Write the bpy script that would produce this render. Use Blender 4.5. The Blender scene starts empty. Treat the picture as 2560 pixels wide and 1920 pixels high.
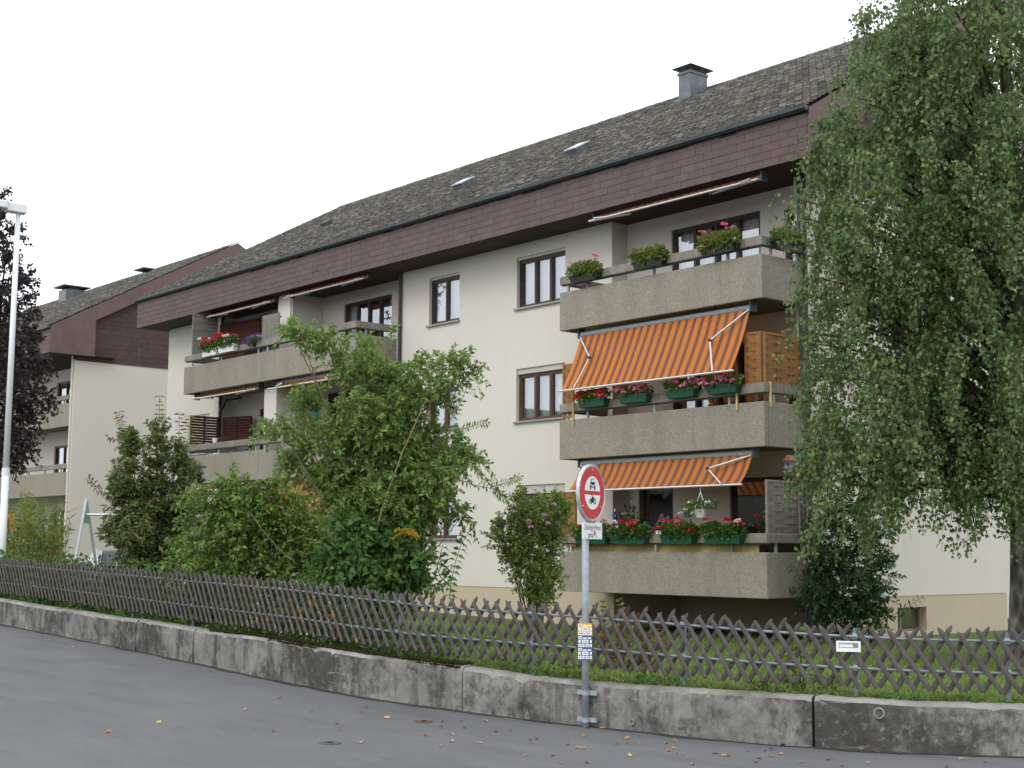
import bpy, bmesh, math, random
import numpy as np
from mathutils import Vector, Matrix
random.seed(7); RNG = np.random.default_rng(7)
R = math.radians
SC = bpy.context.scene
COL = SC.collection
# ------------------------------------------------------------------ camera
CF = 3486.03; CP, CR, CY = R(6.776), R(0.303), R(-49.183)
CAM = np.array([16.16, -20.045, 1.825])
FW = np.array([math.sin(CY)*math.cos(CP), math.cos(CY)*math.cos(CP), math.sin(CP)])
_rt = np.array([math.cos(CY), -math.sin(CY), 0.0]); _up = np.cross(_rt, FW)
RT = math.cos(CR)*_rt + math.sin(CR)*_up; UP = -math.sin(CR)*_rt + math.cos(CR)*_up
cd = bpy.data.cameras.new('camera'); cam = bpy.data.objects.new('camera', cd); COL.objects.link(cam)
cd.sensor_width = 36; cd.lens = CF/2560*36; cd.clip_end = 2000; cd.clip_start = .1
cam.matrix_world = Matrix(((RT[0], UP[0], -FW[0], CAM[0]), (RT[1], UP[1], -FW[1], CAM[1]), (RT[2], UP[2], -FW[2], CAM[2]), (0, 0, 0, 1)))
SC.camera = cam
SC.render.resolution_x = 1024; SC.render.resolution_y = 768
# ------------------------------------------------------------------ sky, sun, exposure
SUN_EL, SUN_AZ = R(42), R(168)          # azimuth clockwise from +Y; the sun stands behind the camera, veiled by cloud
w = bpy.data.worlds.new('World'); SC.world = w; w.use_nodes = True
nt = w.node_tree; nt.nodes.clear()
wo = nt.nodes.new('ShaderNodeOutputWorld'); mx = nt.nodes.new('ShaderNodeMixShader')
bs = nt.nodes.new('ShaderNodeBackground'); bc = nt.nodes.new('ShaderNodeBackground')
sk = nt.nodes.new('ShaderNodeTexSky'); sk.sky_type = 'NISHITA'; sk.sun_disc = False
sk.sun_elevation = SUN_EL; sk.sun_rotation = SUN_AZ; sk.air_density = 1.0; sk.dust_density = 3.0
bs.inputs['Strength'].default_value = 0.12
tc = nt.nodes.new('ShaderNodeTexCoord'); mp = nt.nodes.new('ShaderNodeMapping'); mp.inputs['Scale'].default_value = (1, 1, 2.2)
nz = nt.nodes.new('ShaderNodeTexNoise'); nz.inputs['Scale'].default_value = 2.6; nz.inputs['Detail'].default_value = 6; nz.inputs['Roughness'].default_value = .62
cr = nt.nodes.new('ShaderNodeValToRGB'); cr.color_ramp.elements[0].position = .3; cr.color_ramp.elements[1].position = .68
cr.color_ramp.elements[0].color = (.78, .83, .92, 1); cr.color_ramp.elements[1].color = (1, 1, 1, 1)
bc.inputs['Strength'].default_value = 1.72
nt.links.new(tc.outputs['Generated'], mp.inputs['Vector']); nt.links.new(mp.outputs['Vector'], nz.inputs['Vector'])
nt.links.new(nz.outputs['Fac'], cr.inputs['Fac']); nt.links.new(cr.outputs['Color'], bc.inputs['Color'])
nt.links.new(sk.outputs['Color'], bs.inputs['Color']); mx.inputs[0].default_value = .88
nt.links.new(bs.outputs[0], mx.inputs[1]); nt.links.new(bc.outputs[0], mx.inputs[2]); nt.links.new(mx.outputs[0], wo.inputs['Surface'])
sd = bpy.data.lights.new('sun', 'SUN'); so = bpy.data.objects.new('sun', sd); COL.objects.link(so)
sd.energy = 0.8; sd.angle = R(25); sd.color = (1, .96, .9)
sdir = Vector((math.sin(SUN_AZ)*math.cos(SUN_EL), math.cos(SUN_AZ)*math.cos(SUN_EL), math.sin(SUN_EL)))
so.rotation_euler = sdir.to_track_quat('Z', 'Y').to_euler(); so.location = (30, -40, 40)
vs = SC.view_settings; vs.view_transform = 'Standard'; vs.look = 'None'; vs.exposure = 0.25; vs.gamma = 1; vs.use_curve_mapping = False
SC.render.engine = 'CYCLES'

def ray(px, py): return FW + RT*(px-1280)/CF - UP*(py-960)/CF
def at(px, py, d): return CAM + d*ray(px, py)
def onY(px, py, Y): r = ray(px, py); return CAM + (Y-CAM[1])/r[1]*r
def onX(px, py, X): r = ray(px, py); return CAM + (X-CAM[0])/r[0]*r
def zroad(x): return min(.9, max(0., .024*(5.2-x)))
def onroad(px, py):
    r = ray(px, py); z = 0
    for i in range(40): P = CAM + (z-CAM[2])/r[2]*r; z = zroad(P[0])
    return P
# ------------------------------------------------------------------ materials
class N:
    def __init__(s, name):
        s.m = bpy.data.materials.new(name); s.m.use_nodes = True; s.t = s.m.node_tree; s.t.nodes.clear()
        s.out = s.t.nodes.new('ShaderNodeOutputMaterial'); s.p = s.t.nodes.new('ShaderNodeBsdfPrincipled')
        s.t.links.new(s.p.outputs[0], s.out.inputs[0])
    def n(s, typ, **kw):
        o = s.t.nodes.new('ShaderNode'+typ)
        for k, v in kw.items():
            if k in o.inputs: o.inputs[k].default_value = v
            else: setattr(o, k, v)
        return o
    def l(s, a, b): s.t.links.new(a, b)
    def pos(s, scale=(1, 1, 1)):
        g = s.n('NewGeometry'); m = s.n('Mapping'); m.inputs['Scale'].default_value = scale; s.l(g.outputs['Position'], m.inputs['Vector']); return m.outputs[0]
    def noise(s, scale, detail=4, rough=.55, vec=None):
        o = s.n('TexNoise', Scale=scale, Detail=detail, Roughness=rough); s.l(vec if vec is not None else s.pos(), o.inputs['Vector']); return o.outputs['Fac']
    def ramp(s, fac, stops, interp='LINEAR'):
        o = s.n('ValToRGB'); e = o.color_ramp.elements; o.color_ramp.interpolation = interp
        while len(e) < len(stops): e.new(.5)
        for i, (p, c) in enumerate(stops): e[i].position = p; e[i].color = (*c, 1) if len(c) == 3 else c
        s.l(fac, o.inputs[0]); return o.outputs[0]
    def mix(s, fac, a, b, mode='MIX'):
        o = s.n('Mix', data_type='RGBA', blend_type=mode)
        for v, i in ((fac, 0), (a, 6), (b, 7)):
            if hasattr(v, 'is_linked'): s.l(v, o.inputs[i])
            elif i == 0: o.inputs[0].default_value = v
            else: o.inputs[i].default_value = (*v, 1)
        return o.outputs[2]
    def math(s, op, a, b=0.):
        o = s.n('Math', operation=op)
        for v, i in ((a, 0), (b, 1)):
            if hasattr(v, 'is_linked'): s.l(v, o.inputs[i])
            else: o.inputs[i].default_value = v
        return o.outputs[0]
    def bump(s, h, strength, dist=.01):
        o = s.n('Bump', Strength=strength, Distance=dist); s.l(h, o.inputs['Height']); s.l(o.outputs[0], s.p.inputs['Normal'])
    def col(s, c):
        if hasattr(c, 'is_linked'): s.l(c, s.p.inputs['Base Color'])
        else: s.p.inputs['Base Color'].default_value = (*c, 1)
    def fin(s, rough=.8, spec=.3, metal=0.):
        s.p.inputs['Roughness'].default_value = rough; s.p.inputs['Specular IOR Level'].default_value = spec; s.p.inputs['Metallic'].default_value = metal; return s.m
def grey(v): return (v, v, v)
def simple(name, c, rough=.7, spec=.3, metal=0., var=.15, scale=6., bump=0., bscale=60.):
    k = N(name); f = k.noise(scale, 5, .6)
    k.col(k.ramp(f, [(.3, tuple(x*(1-var) for x in c)), (.7, tuple(min(1, x*(1+var)) for x in c))]))
    if bump: k.bump(k.noise(bscale, 3), bump, .006)
    return k.fin(rough, spec, metal)
def rnd(k):
    g = k.n('NewGeometry'); o = k.n('ObjectInfo'); return k.math('FRACT', k.math('ADD', g.outputs['Random Per Island'], o.outputs['Random']))
M = {}
def m_stucco(name, c, stain=.12):
    k = N(name); f = k.noise(.45, 6, .62); g = k.noise(6, 4); st = k.noise(1.0, 5, .6, k.pos((2.2, 2.2, .16)))
    a = k.ramp(f, [(.3, tuple(x*(1-stain*.6) for x in c)), (.7, c)])
    a = k.mix(k.ramp(st, [(.5, grey(0)), (.85, grey(.4))]), a, tuple(x*(1-stain*1.6) for x in c))
    a = k.mix(k.ramp(g, [(.3, grey(0)), (.75, grey(.3))]), a, tuple(x*.93 for x in c))
    k.col(a); k.bump(k.noise(140, 3, .7), .35, .004); return k.fin(.92, .15)
M['stucco'] = m_stucco('cream_stucco', (.61, .586, .53), .09)
M['stucco2'] = m_stucco('pale_stucco', (.645, .60, .545), .08)
M['plinth'] = m_stucco('tan_plinth_plaster', (.52, .44, .325), .16)
def m_aggregate():
    k = N('exposed_aggregate_concrete'); v = k.n('TexVoronoi', Scale=62.); k.l(k.pos(), v.inputs['Vector'])
    sep = k.n('SeparateColor'); k.l(v.outputs['Color'], sep.inputs[0])
    a = k.ramp(sep.outputs[0], [(0, (.20, .182, .15)), (.35, (.245, .223, .185)), (.7, (.28, .256, .214)), (1, (.36, .333, .28))])
    st = k.noise(1.3, 5, .65, k.pos((1.6, 1.6, .25))); big = k.noise(.8, 4)
    a = k.mix(k.ramp(st, [(.45, grey(0)), (.75, grey(.6))]), a, (.165, .15, .122))
    a = k.mix(k.ramp(big, [(.35, grey(0)), (.7, grey(.25))]), a, (.30, .27, .215))
    k.col(a); k.bump(v.outputs['Distance'], .5, .006); return k.fin(.95, .1)
M['agg'] = m_aggregate()
def m_rail():
    k = N('weathered_cast_concrete'); a = k.ramp(k.noise(2.2, 6, .7), [(.3, (.17, .155, .13)), (.55, (.25, .23, .195)), (.75, (.31, .29, .25))])
    a = k.mix(k.ramp(k.noise(5, 4, .6, k.pos((2.2, 2.2, .5))), [(.5, grey(0)), (.72, grey(.7))]), a, (.095, .09, .078)); k.col(a)
    k.bump(k.noise(90, 3), .4, .005); return k.fin(.95, .1)
M['rail'] = m_rail()
def m_shingle(name, c):
    k = N(name); r = rnd(k)
    a = k.ramp(r, [(0, tuple(x*.92 for x in c)), (.5, c), (.95, tuple(x*1.06 for x in c)), (1, tuple(x*1.22 for x in c))])
    st = k.noise(1.6, 5, .65, k.pos((1.5, 1.5, .4))); a = k.mix(k.ramp(st, [(.5, grey(0)), (.8, grey(.4))]), a, tuple(min(1, x*1.5+.012) for x in c)); k.col(a)
    k.bump(k.noise(70, 3), .25, .003); return k.fin(.8, .25)
M['shingle'] = m_shingle('brown_fibre_cement_shingle', (.112, .079, .08))
M['shingle2'] = m_shingle('dark_brown_gable_shingle', (.086, .055, .054))
M['board'] = simple('brown_painted_board', (.135, .088, .084), .6, .3, 0, .12, 2.5)
M['soffit'] = simple('dark_brown_soffit_boards', (.055, .036, .03), .8, .2, 0, .3, 2)
def m_tile():
    k = N('lichened_roof_tile'); r = rnd(k)
    a = k.ramp(r, [(0, (.062, .058, .053)), (.5, (.105, .099, .09)), (.82, (.155, .149, .13)), (1, (.27, .265, .23))])
    l = k.noise(24, 5, .78, k.pos((.55, 1, 1))); a = k.mix(k.ramp(l, [(.53, grey(0)), (.63, grey(.8))]), a, (.31, .31, .275))
    mo = k.noise(3.1, 5, .7); a = k.mix(k.ramp(mo, [(.55, grey(0)), (.72, grey(.6))]), a, (.075, .078, .055))
    b = k.noise(.5, 4); a = k.mix(k.ramp(b, [(.4, grey(0)), (.7, grey(.35))]), a, (.07, .06, .052)); k.col(a)
    k.bump(k.noise(45, 4), .5, .01); return k.fin(.92, .15)
M['tile'] = m_tile()
M['roofbase'] = simple('roof_underlay', (.045, .04, .036), .95, .1)
M['zinc'] = simple('weathered_zinc', (.12, .135, .145), .45, .4, .4, .25, 5)
M['zincdark'] = simple('dark_zinc_gutter', (.05, .058, .065), .5, .4, .3, .25, 5)
M['galv'] = simple('galvanised_steel', (.30, .345, .37), .5, .4, .12, .22, 14)
M['railsteel'] = simple('dull_galvanised_rail', (.17, .20, .225), .5, .4, .3, .2, 14)
M['galvl'] = simple('bright_galvanised_steel', (.46, .51, .54), .4, .5, .4, .15, 14)
M['alu'] = simple('brushed_aluminium', (.62, .62, .62), .35, .5, .6, .1, 10)
M['pipe'] = simple('brown_painted_downpipe', (.045, .036, .034), .5, .4, .1, .2, 4)
M['frame'] = simple('dark_brown_window_frame', (.042, .026, .02), .45, .4, 0, .25, 5)
M['framew'] = simple('mid_brown_window_frame', (.085, .045, .03), .5, .35, 0, .25, 5)
M['whiteframe'] = simple('off_white_painted_wood', (.58, .56, .52), .5, .35, 0, .08, 5)
M['sill'] = simple('aluminium_sill', (.27, .27, .27), .4, .5, .3, .1, 5)
M['shutter'] = simple('grey_beige_slat_shutter', (.46, .43, .38), .55, .35, 0, .08, 5)
M['brownshutter'] = simple('red_brown_slat_shutter', (.13, .055, .04), .55, .35, 0, .15, 5)
M['lampwhite'] = simple('white_lacquered_steel', (.72, .74, .76), .35, .5, 0, .05, 3)
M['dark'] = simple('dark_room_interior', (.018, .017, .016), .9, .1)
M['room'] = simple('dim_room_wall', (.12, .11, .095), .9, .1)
M['curtain'] = simple('white_net_curtain', (.72, .73, .74), .9, .1, 0, .06, 3)
M['black'] = simple('black_print', (.012, .012, .014), .5, .3)
M['white'] = simple('white_print', (.74, .75, .75), .5, .3, 0, .04)
M['red'] = simple('traffic_red', (.50, .022, .03), .4, .4, 0, .06)
M['yellow'] = simple('yellow_plate', (.72, .42, .03), .4, .4, 0, .05)
M['blue'] = simple('blue_plate', (.03, .085, .24), .4, .4, 0, .08)
M['printgrey'] = simple('grey_print', (.25, .28, .31), .5, .3)
M['printolive'] = simple('olive_grey_print', (.20, .21, .17), .5, .3)
M['boxgreen'] = simple('dark_green_plastic', (.012, .075, .045), .4, .4, 0, .15)
M['boxblack'] = simple('black_plastic', (.012, .012, .013), .45, .4, 0, .1)
M['boxwhite'] = simple('white_plastic', (.68, .68, .66), .4, .4, 0, .05)
M['honey'] = None
def m_wood(name, c, dark, sc=(1, 1, 14)):
    k = N(name); v = k.pos(sc); f = k.noise(3, 6, .65, v); r = rnd(k)
    a = k.ramp(f, [(.3, dark), (.65, c)]); a = k.mix(k.math('MULTIPLY', r, .35), a, tuple(x*1.35 for x in c)); k.col(a)
    k.bump(k.noise(30, 4, .6, v), .3, .004); return k.fin(.8, .2)
M['honey'] = m_wood('honey_brown_stained_wood', (.30, .155, .06), (.17, .08, .03))
M['greywood'] = m_wood('weathered_grey_wood', (.24, .215, .19), (.12, .105, .092))
M['redwood'] = m_wood('dark_red_brown_wood', (.085, .026, .018), (.035, .013, .01))
def m_slat():
    k = N('weathered_fence_wood'); f = k.noise(4, 6, .65, k.pos((6, 6, 1.2))); r = rnd(k)
    a = k.ramp(f, [(.3, (.052, .047, .044)), (.7, (.135, .122, .114))]); a = k.mix(k.math('MULTIPLY', r, .5), a, (.10, .088, .08))
    sp = k.n('SeparateXYZ'); g = k.n('NewGeometry'); k.l(g.outputs['Position'], sp.inputs[0])
    # lichen grows on the stretch under the shrubs only (an orange and a pale kind)
    inx = k.math('MULTIPLY', k.math('GREATER_THAN', sp.outputs[0], -1.2), k.math('LESS_THAN', sp.outputs[0], 1.9))
    top = k.math('GREATER_THAN', k.noise(1.7, 2, .5), .42)
    l1 = k.math('MULTIPLY', k.math('MULTIPLY', inx, top), k.ramp(k.noise(9, 4, .6), [(.595, grey(0)), (.64, grey(.9))]))
    a = k.mix(l1, a, (.34, .155, .03))
    l2 = k.math('MULTIPLY', inx, k.ramp(k.noise(21, 4, .6, k.pos((1.3, 1, 1))), [(.63, grey(0)), (.68, grey(.9))])); a = k.mix(l2, a, (.48, .50, .46))
    gr = k.ramp(k.noise(2.2, 3), [(.52, grey(0)), (.7, grey(.35))]); a = k.mix(gr, a, (.06, .065, .04)); k.col(a)
    k.bump(k.noise(60, 4, .6, k.pos((6, 6, 1))), .5, .004); return k.fin(.9, .15)
M['slat'] = m_slat()
def m_road():
    k = N('worn_asphalt'); f = k.noise(.35, 6, .6); g = k.noise(55, 3, .7); t = k.noise(1.4, 5, .6, k.pos((.35, 1.5, 1)))
    a = k.ramp(f, [(.3, (.098, .099, .103)), (.7, (.132, .133, .137))]); a = k.mix(k.ramp(g, [(.35, grey(0)), (.7, grey(.7))]), a, (.17, .17, .17)); a = k.mix(k.ramp(k.noise(170, 2, .5), [(.45, grey(0)), (.7, grey(.6))]), a, (.05, .05, .053))
    a = k.mix(k.ramp(t, [(.5, grey(0)), (.7, grey(.5))]), a, (.078, .079, .084)); a = k.mix(k.ramp(k.noise(.9, 8, .7, k.pos((1, 1.6, 1))), [(.52, grey(0)), (.7, grey(.4))]), a, (.165, .165, .165))
    v = k.n('TexVoronoi', Scale=130.); k.l(k.pos(), v.inputs['Vector']); a = k.mix(k.ramp(v.outputs['Distance'], [(.05, grey(.4)), (.35, grey(0))]), a, (.055, .055, .058)); k.col(a)
    k.bump(v.outputs['Distance'], .35, .006); return k.fin(.88, .25)
M['road'] = m_road()
def m_wall():
    k = N('stained_concrete_wall'); f = k.noise(1.1, 7, .68); s = k.noise(1.7, 6, .68, k.pos((2.6, 2.6, .45))); t = k.noise(14, 5, .7); b = k.noise(.55, 4, .6)
    a = k.ramp(f, [(.25, (.15, .147, .138)), (.5, (.225, .22, .206)), (.75, (.30, .294, .276))])
    a = k.mix(k.ramp(s, [(.5, grey(0)), (.66, grey(.85))]), a, (.055, .053, .05))
    a = k.mix(k.ramp(k.noise(.75, 9, .74), [(.45, grey(0)), (.56, grey(.88))]), a, (.055, .053, .05)); a = k.mix(k.ramp(k.noise(2.6, 8, .75), [(.5, grey(0)), (.61, grey(.8))]), a, (.05, .049, .047))
    a = k.mix(k.ramp(t, [(.56, grey(0)), (.7, grey(.5))]), a, (.40, .385, .34))
    a = k.mix(k.ramp(k.noise(4.2, 5, .7), [(.6, grey(0)), (.72, grey(.55))]), a, (.10, .11, .075))
    ln = k.noise(2.4, 2, .5, k.pos((.5, .5, 7))); a = k.mix(k.math('MULTIPLY', k.ramp(ln, [(.645, grey(0)), (.66, grey(.7)), (.675, grey(0))]), k.ramp(k.noise(.9, 2), [(.5, grey(0)), (.6, grey(.8))])), a, (.45, .44, .40))
    k.col(a); h = k.math('ADD', k.noise(30, 5, .7), k.math('MULTIPLY', f, 3.)); k.bump(h, .7, .012); return k.fin(.95, .12)
M['wall'] = m_wall()
def m_walltop():
    k = N('pale_worn_concrete'); a = k.ramp(k.noise(3, 7, .7), [(.3, (.18, .176, .16)), (.55, (.27, .262, .24)), (.75, (.36, .35, .32))])
    a = k.mix(k.ramp(k.noise(1.3, 5, .65), [(.5, grey(0)), (.68, grey(.8))]), a, (.085, .085, .06)); k.col(a)
    k.bump(k.noise(35, 5, .7), .7, .012); return k.fin(.95, .1)
M['walltop'] = m_walltop()
def m_lawn():
    k = N('lawn_soil'); a = k.ramp(k.noise(1.5, 6, .65), [(.3, (.075, .115, .028)), (.6, (.11, .155, .04)), (.8, (.15, .165, .06))]); k.col(a); k.bump(k.noise(60, 4), .6, .02); return k.fin(.95, .1)
M['lawn'] = m_lawn()
def m_leaf(name, stops, trans=.42, rough=.5, spec=.35):
    k = N(name); g = k.n('NewGeometry'); a = k.ramp(g.outputs['Random Per Island'], stops)
    k.col(a); k.p.inputs['Roughness'].default_value = rough; k.p.inputs['Specular IOR Level'].default_value = spec
    tr = k.n('BsdfTranslucent'); k.l(k.mix(.5, a, (.16, .22, .02), 'ADD') if False else a, tr.inputs[0]); mxs = k.n('MixShader'); mxs.inputs[0].default_value = trans
    k.l(k.p.outputs[0], mxs.inputs[1]); k.l(tr.outputs[0], mxs.inputs[2]); k.l(mxs.outputs[0], k.out.inputs[0]); return k.m
M['birchleaf'] = m_leaf('birch_leaf', [(0, (0.078, 0.135, 0.051)), (.5, (0.157, 0.243, 0.090)), (.9, (0.246, 0.329, 0.127)), (.99, (0.325, 0.360, 0.149)), (.995, (.42, .31, .06)), (1, (0.360, 0.238, 0.069))], .48)
M['shrubleaf'] = m_leaf('mid_green_leaf', [(0, (0.083, 0.161, 0.033)), (.5, (0.157, 0.265, 0.058)), (.9, (0.247, 0.349, 0.083)), (1, (0.330, 0.360, 0.103))])
M['darkleaf'] = m_leaf('dark_green_leaf', [(0, (0.015, 0.048, 0.015)), (.6, (0.037, 0.094, 0.027)), (1, (0.075, 0.144, 0.037))])
M['deepleaf'] = m_leaf('deep_green_broad_leaf', [(0, (0.048, 0.110, 0.024)), (.6, (0.081, 0.168, 0.035)), (1, (0.132, 0.224, 0.050))])
M['coneleaf'] = m_leaf('bronzed_green_leaf', [(0, (0.062, 0.113, 0.036)), (.45, (0.118, 0.172, 0.052)), (.8, (0.172, 0.209, 0.068)), (.93, (0.218, 0.179, 0.072)), (1, (0.312, 0.194, 0.064))])
M['yellowleaf'] = m_leaf('yellowing_green_leaf', [(0, (0.066, 0.154, 0.031)), (.55, (0.133, 0.236, 0.049)), (.82, (0.264, 0.307, 0.052)), (1, (.38, .30, .04))])
M['purpleleaf'] = m_leaf('dark_purple_leaf', [(0, (.022, .019, .02)), (.6, (.045, .034, .037)), (1, (.08, .058, .06))], .3)
M['redleaf'] = m_leaf('reddish_autumn_leaf', [(0, (.10, .03, .018)), (.5, (.17, .06, .03)), (1, (.10, .11, .03))])
M['goldleaf'] = m_leaf('goldenrod_flower', [(0, (.55, .34, .02)), (1, (.72, .48, .04))])
M['strawleaf'] = m_leaf('dry_straw', [(0, (.30, .22, .10)), (1, (.48, .38, .2))])
M['grass'] = m_leaf('grass_blade', [(0, (0.084, 0.147, 0.025)), (.6, (0.140, 0.231, 0.042)), (.9, (0.210, 0.266, 0.070)), (1, (0.336, 0.294, 0.112))], .3)
M['moss'] = m_leaf('brown_green_moss', [(0, (.025, .024, .01)), (.6, (.05, .046, .018)), (1, (.07, .066, .026))], .1, .9, .1)
M['fred'] = m_leaf('red_petal', [(0, (.48, .012, .012)), (1, (.72, .03, .025))], .3)
M['fpink'] = m_leaf('pink_petal', [(0, (.80, .20, .40)), (1, (.92, .46, .62))], .3)
M['fsalmon'] = m_leaf('coral_pink_petal', [(0, (.62, .06, .05)), (1, (.78, .22, .30))], .3)
M['fwhite'] = m_leaf('white_petal', [(0, (.72, .72, .70)), (1, (.85, .85, .82))], .3)
M['fpurple'] = m_leaf('violet_petal', [(0, (.10, .05, .28)), (1, (.22, .10, .42))], .3)
M['fmauve'] = m_leaf('mauve_petal', [(0, (.50, .22, .52)), (1, (.66, .34, .66))], .3)
M['bark'] = simple('brown_shrub_bark', (.15, .115, .075), .9, .15, 0, .3, 12)
M['twig'] = simple('dark_twig', (.055, .04, .028), .9, .15, 0, .3, 12)
M['palewood'] = simple('pale_tan_stem', (.22, .165, .10), .85, .15, 0, .2, 12)
def m_birch():
    k = N('dark_fissured_birch_bark'); v = k.n('TexVoronoi', Scale=9.); k.l(k.pos((1, 1, .35)), v.inputs['Vector'])
    a = k.ramp(v.outputs['Distance'], [(.1, (.035, .03, .027)), (.5, (.085, .078, .07)), (.8, (.2, .19, .175))]); k.col(a); k.bump(v.outputs['Distance'], 1., .03); return k.fin(.95, .1)
M['birchbark'] = m_birch()
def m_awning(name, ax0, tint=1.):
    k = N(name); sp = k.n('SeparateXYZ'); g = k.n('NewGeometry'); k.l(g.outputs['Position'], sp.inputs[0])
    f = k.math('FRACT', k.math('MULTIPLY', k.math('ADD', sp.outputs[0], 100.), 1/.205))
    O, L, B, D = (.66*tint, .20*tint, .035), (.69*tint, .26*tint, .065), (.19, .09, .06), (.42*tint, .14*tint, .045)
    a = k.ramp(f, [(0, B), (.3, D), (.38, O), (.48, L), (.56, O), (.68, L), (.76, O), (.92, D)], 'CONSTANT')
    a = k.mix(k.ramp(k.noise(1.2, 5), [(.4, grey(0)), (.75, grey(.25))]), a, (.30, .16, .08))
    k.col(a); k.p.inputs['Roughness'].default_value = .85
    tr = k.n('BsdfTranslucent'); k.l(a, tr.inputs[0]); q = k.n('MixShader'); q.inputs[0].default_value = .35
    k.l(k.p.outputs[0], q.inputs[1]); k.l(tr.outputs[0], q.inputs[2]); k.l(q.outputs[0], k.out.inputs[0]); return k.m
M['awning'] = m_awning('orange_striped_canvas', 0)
M['awning3'] = m_awning('shade_tinted_orange_canvas', 0, .72)  # same canvas, tinted darker to paint in the shade beneath the eaves
M['awning2'] = m_awning('faded_orange_striped_canvas', 0, .92)
def m_glass():
    k = N('window_glass'); gl = k.n('BsdfGlossy', Roughness=.02); gl.inputs[0].default_value = (.92, .96, 1, 1); tr = k.n('BsdfTransparent'); tr.inputs[0].default_value = (.82, .86, .86, 1)
    fr = k.n('Fresnel', IOR=1.52); q = k.n('MixShader'); f = k.math('ADD', k.math('MULTIPLY', fr.outputs[0], 2.2), .16)
    k.l(f, q.inputs[0]); k.l(tr.outputs[0], q.inputs[1]); k.l(gl.outputs[0], q.inputs[2]); k.l(q.outputs[0], k.out.inputs[0]); return k.m
M['glass'] = m_glass()
M['carpaint'] = simple('dark_green_car_paint', (.012, .04, .035), .25, .6, .2, .08)
M['carglass'] = simple('tinted_car_glass', (.02, .03, .03), .12, .5)
M['tyre'] = simple('tyre_rubber', (.02, .02, .02), .9, .2)
M['iron'] = simple('rusty_cast_iron', (.10, .055, .045), .8, .3, .1, .3, 18, .4)
M['irondark'] = simple('dark_cast_iron', (.07, .07, .078), .75, .3, .1, .3, 18, .4)
M['clothpink'] = simple('pink_cloth', (.62, .06, .25), .9, .1)
M['clothteal'] = simple('teal_cloth', (.03, .28, .27), .9, .1)
M['parasol'] = simple('blue_parasol_cloth', (.03, .06, .30), .85, .2)
M['mat'] = m_wood('yellow_reed_mat', (.50, .42, .18), (.33, .27, .10), (60, 60, 1))
M['plasticred'] = simple('red_plastic', (.52, .02, .02), .4, .4)
M['teal'] = simple('teal_paint', (.03, .26, .25), .5, .3); M['purple'] = simple('violet_paint', (.14, .08, .30), .5, .3)
M['greycloth'] = simple('grey_cover_cloth', (.19, .19, .2), .9, .1)
M['dirt'] = simple('damp_gutter_dirt', (.05, .048, .045), .95, .1, 0, .35, 9, .5)
LITTER = [simple('fallen_leaf_'+n, c, .8, .15, 0, .2, 40) for n, c in (('orange', (.36, .17, .09)), ('tan', (.40, .27, .15)), ('brown', (.12, .07, .045)), ('yellow', (.42, .36, .14)))]
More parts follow.
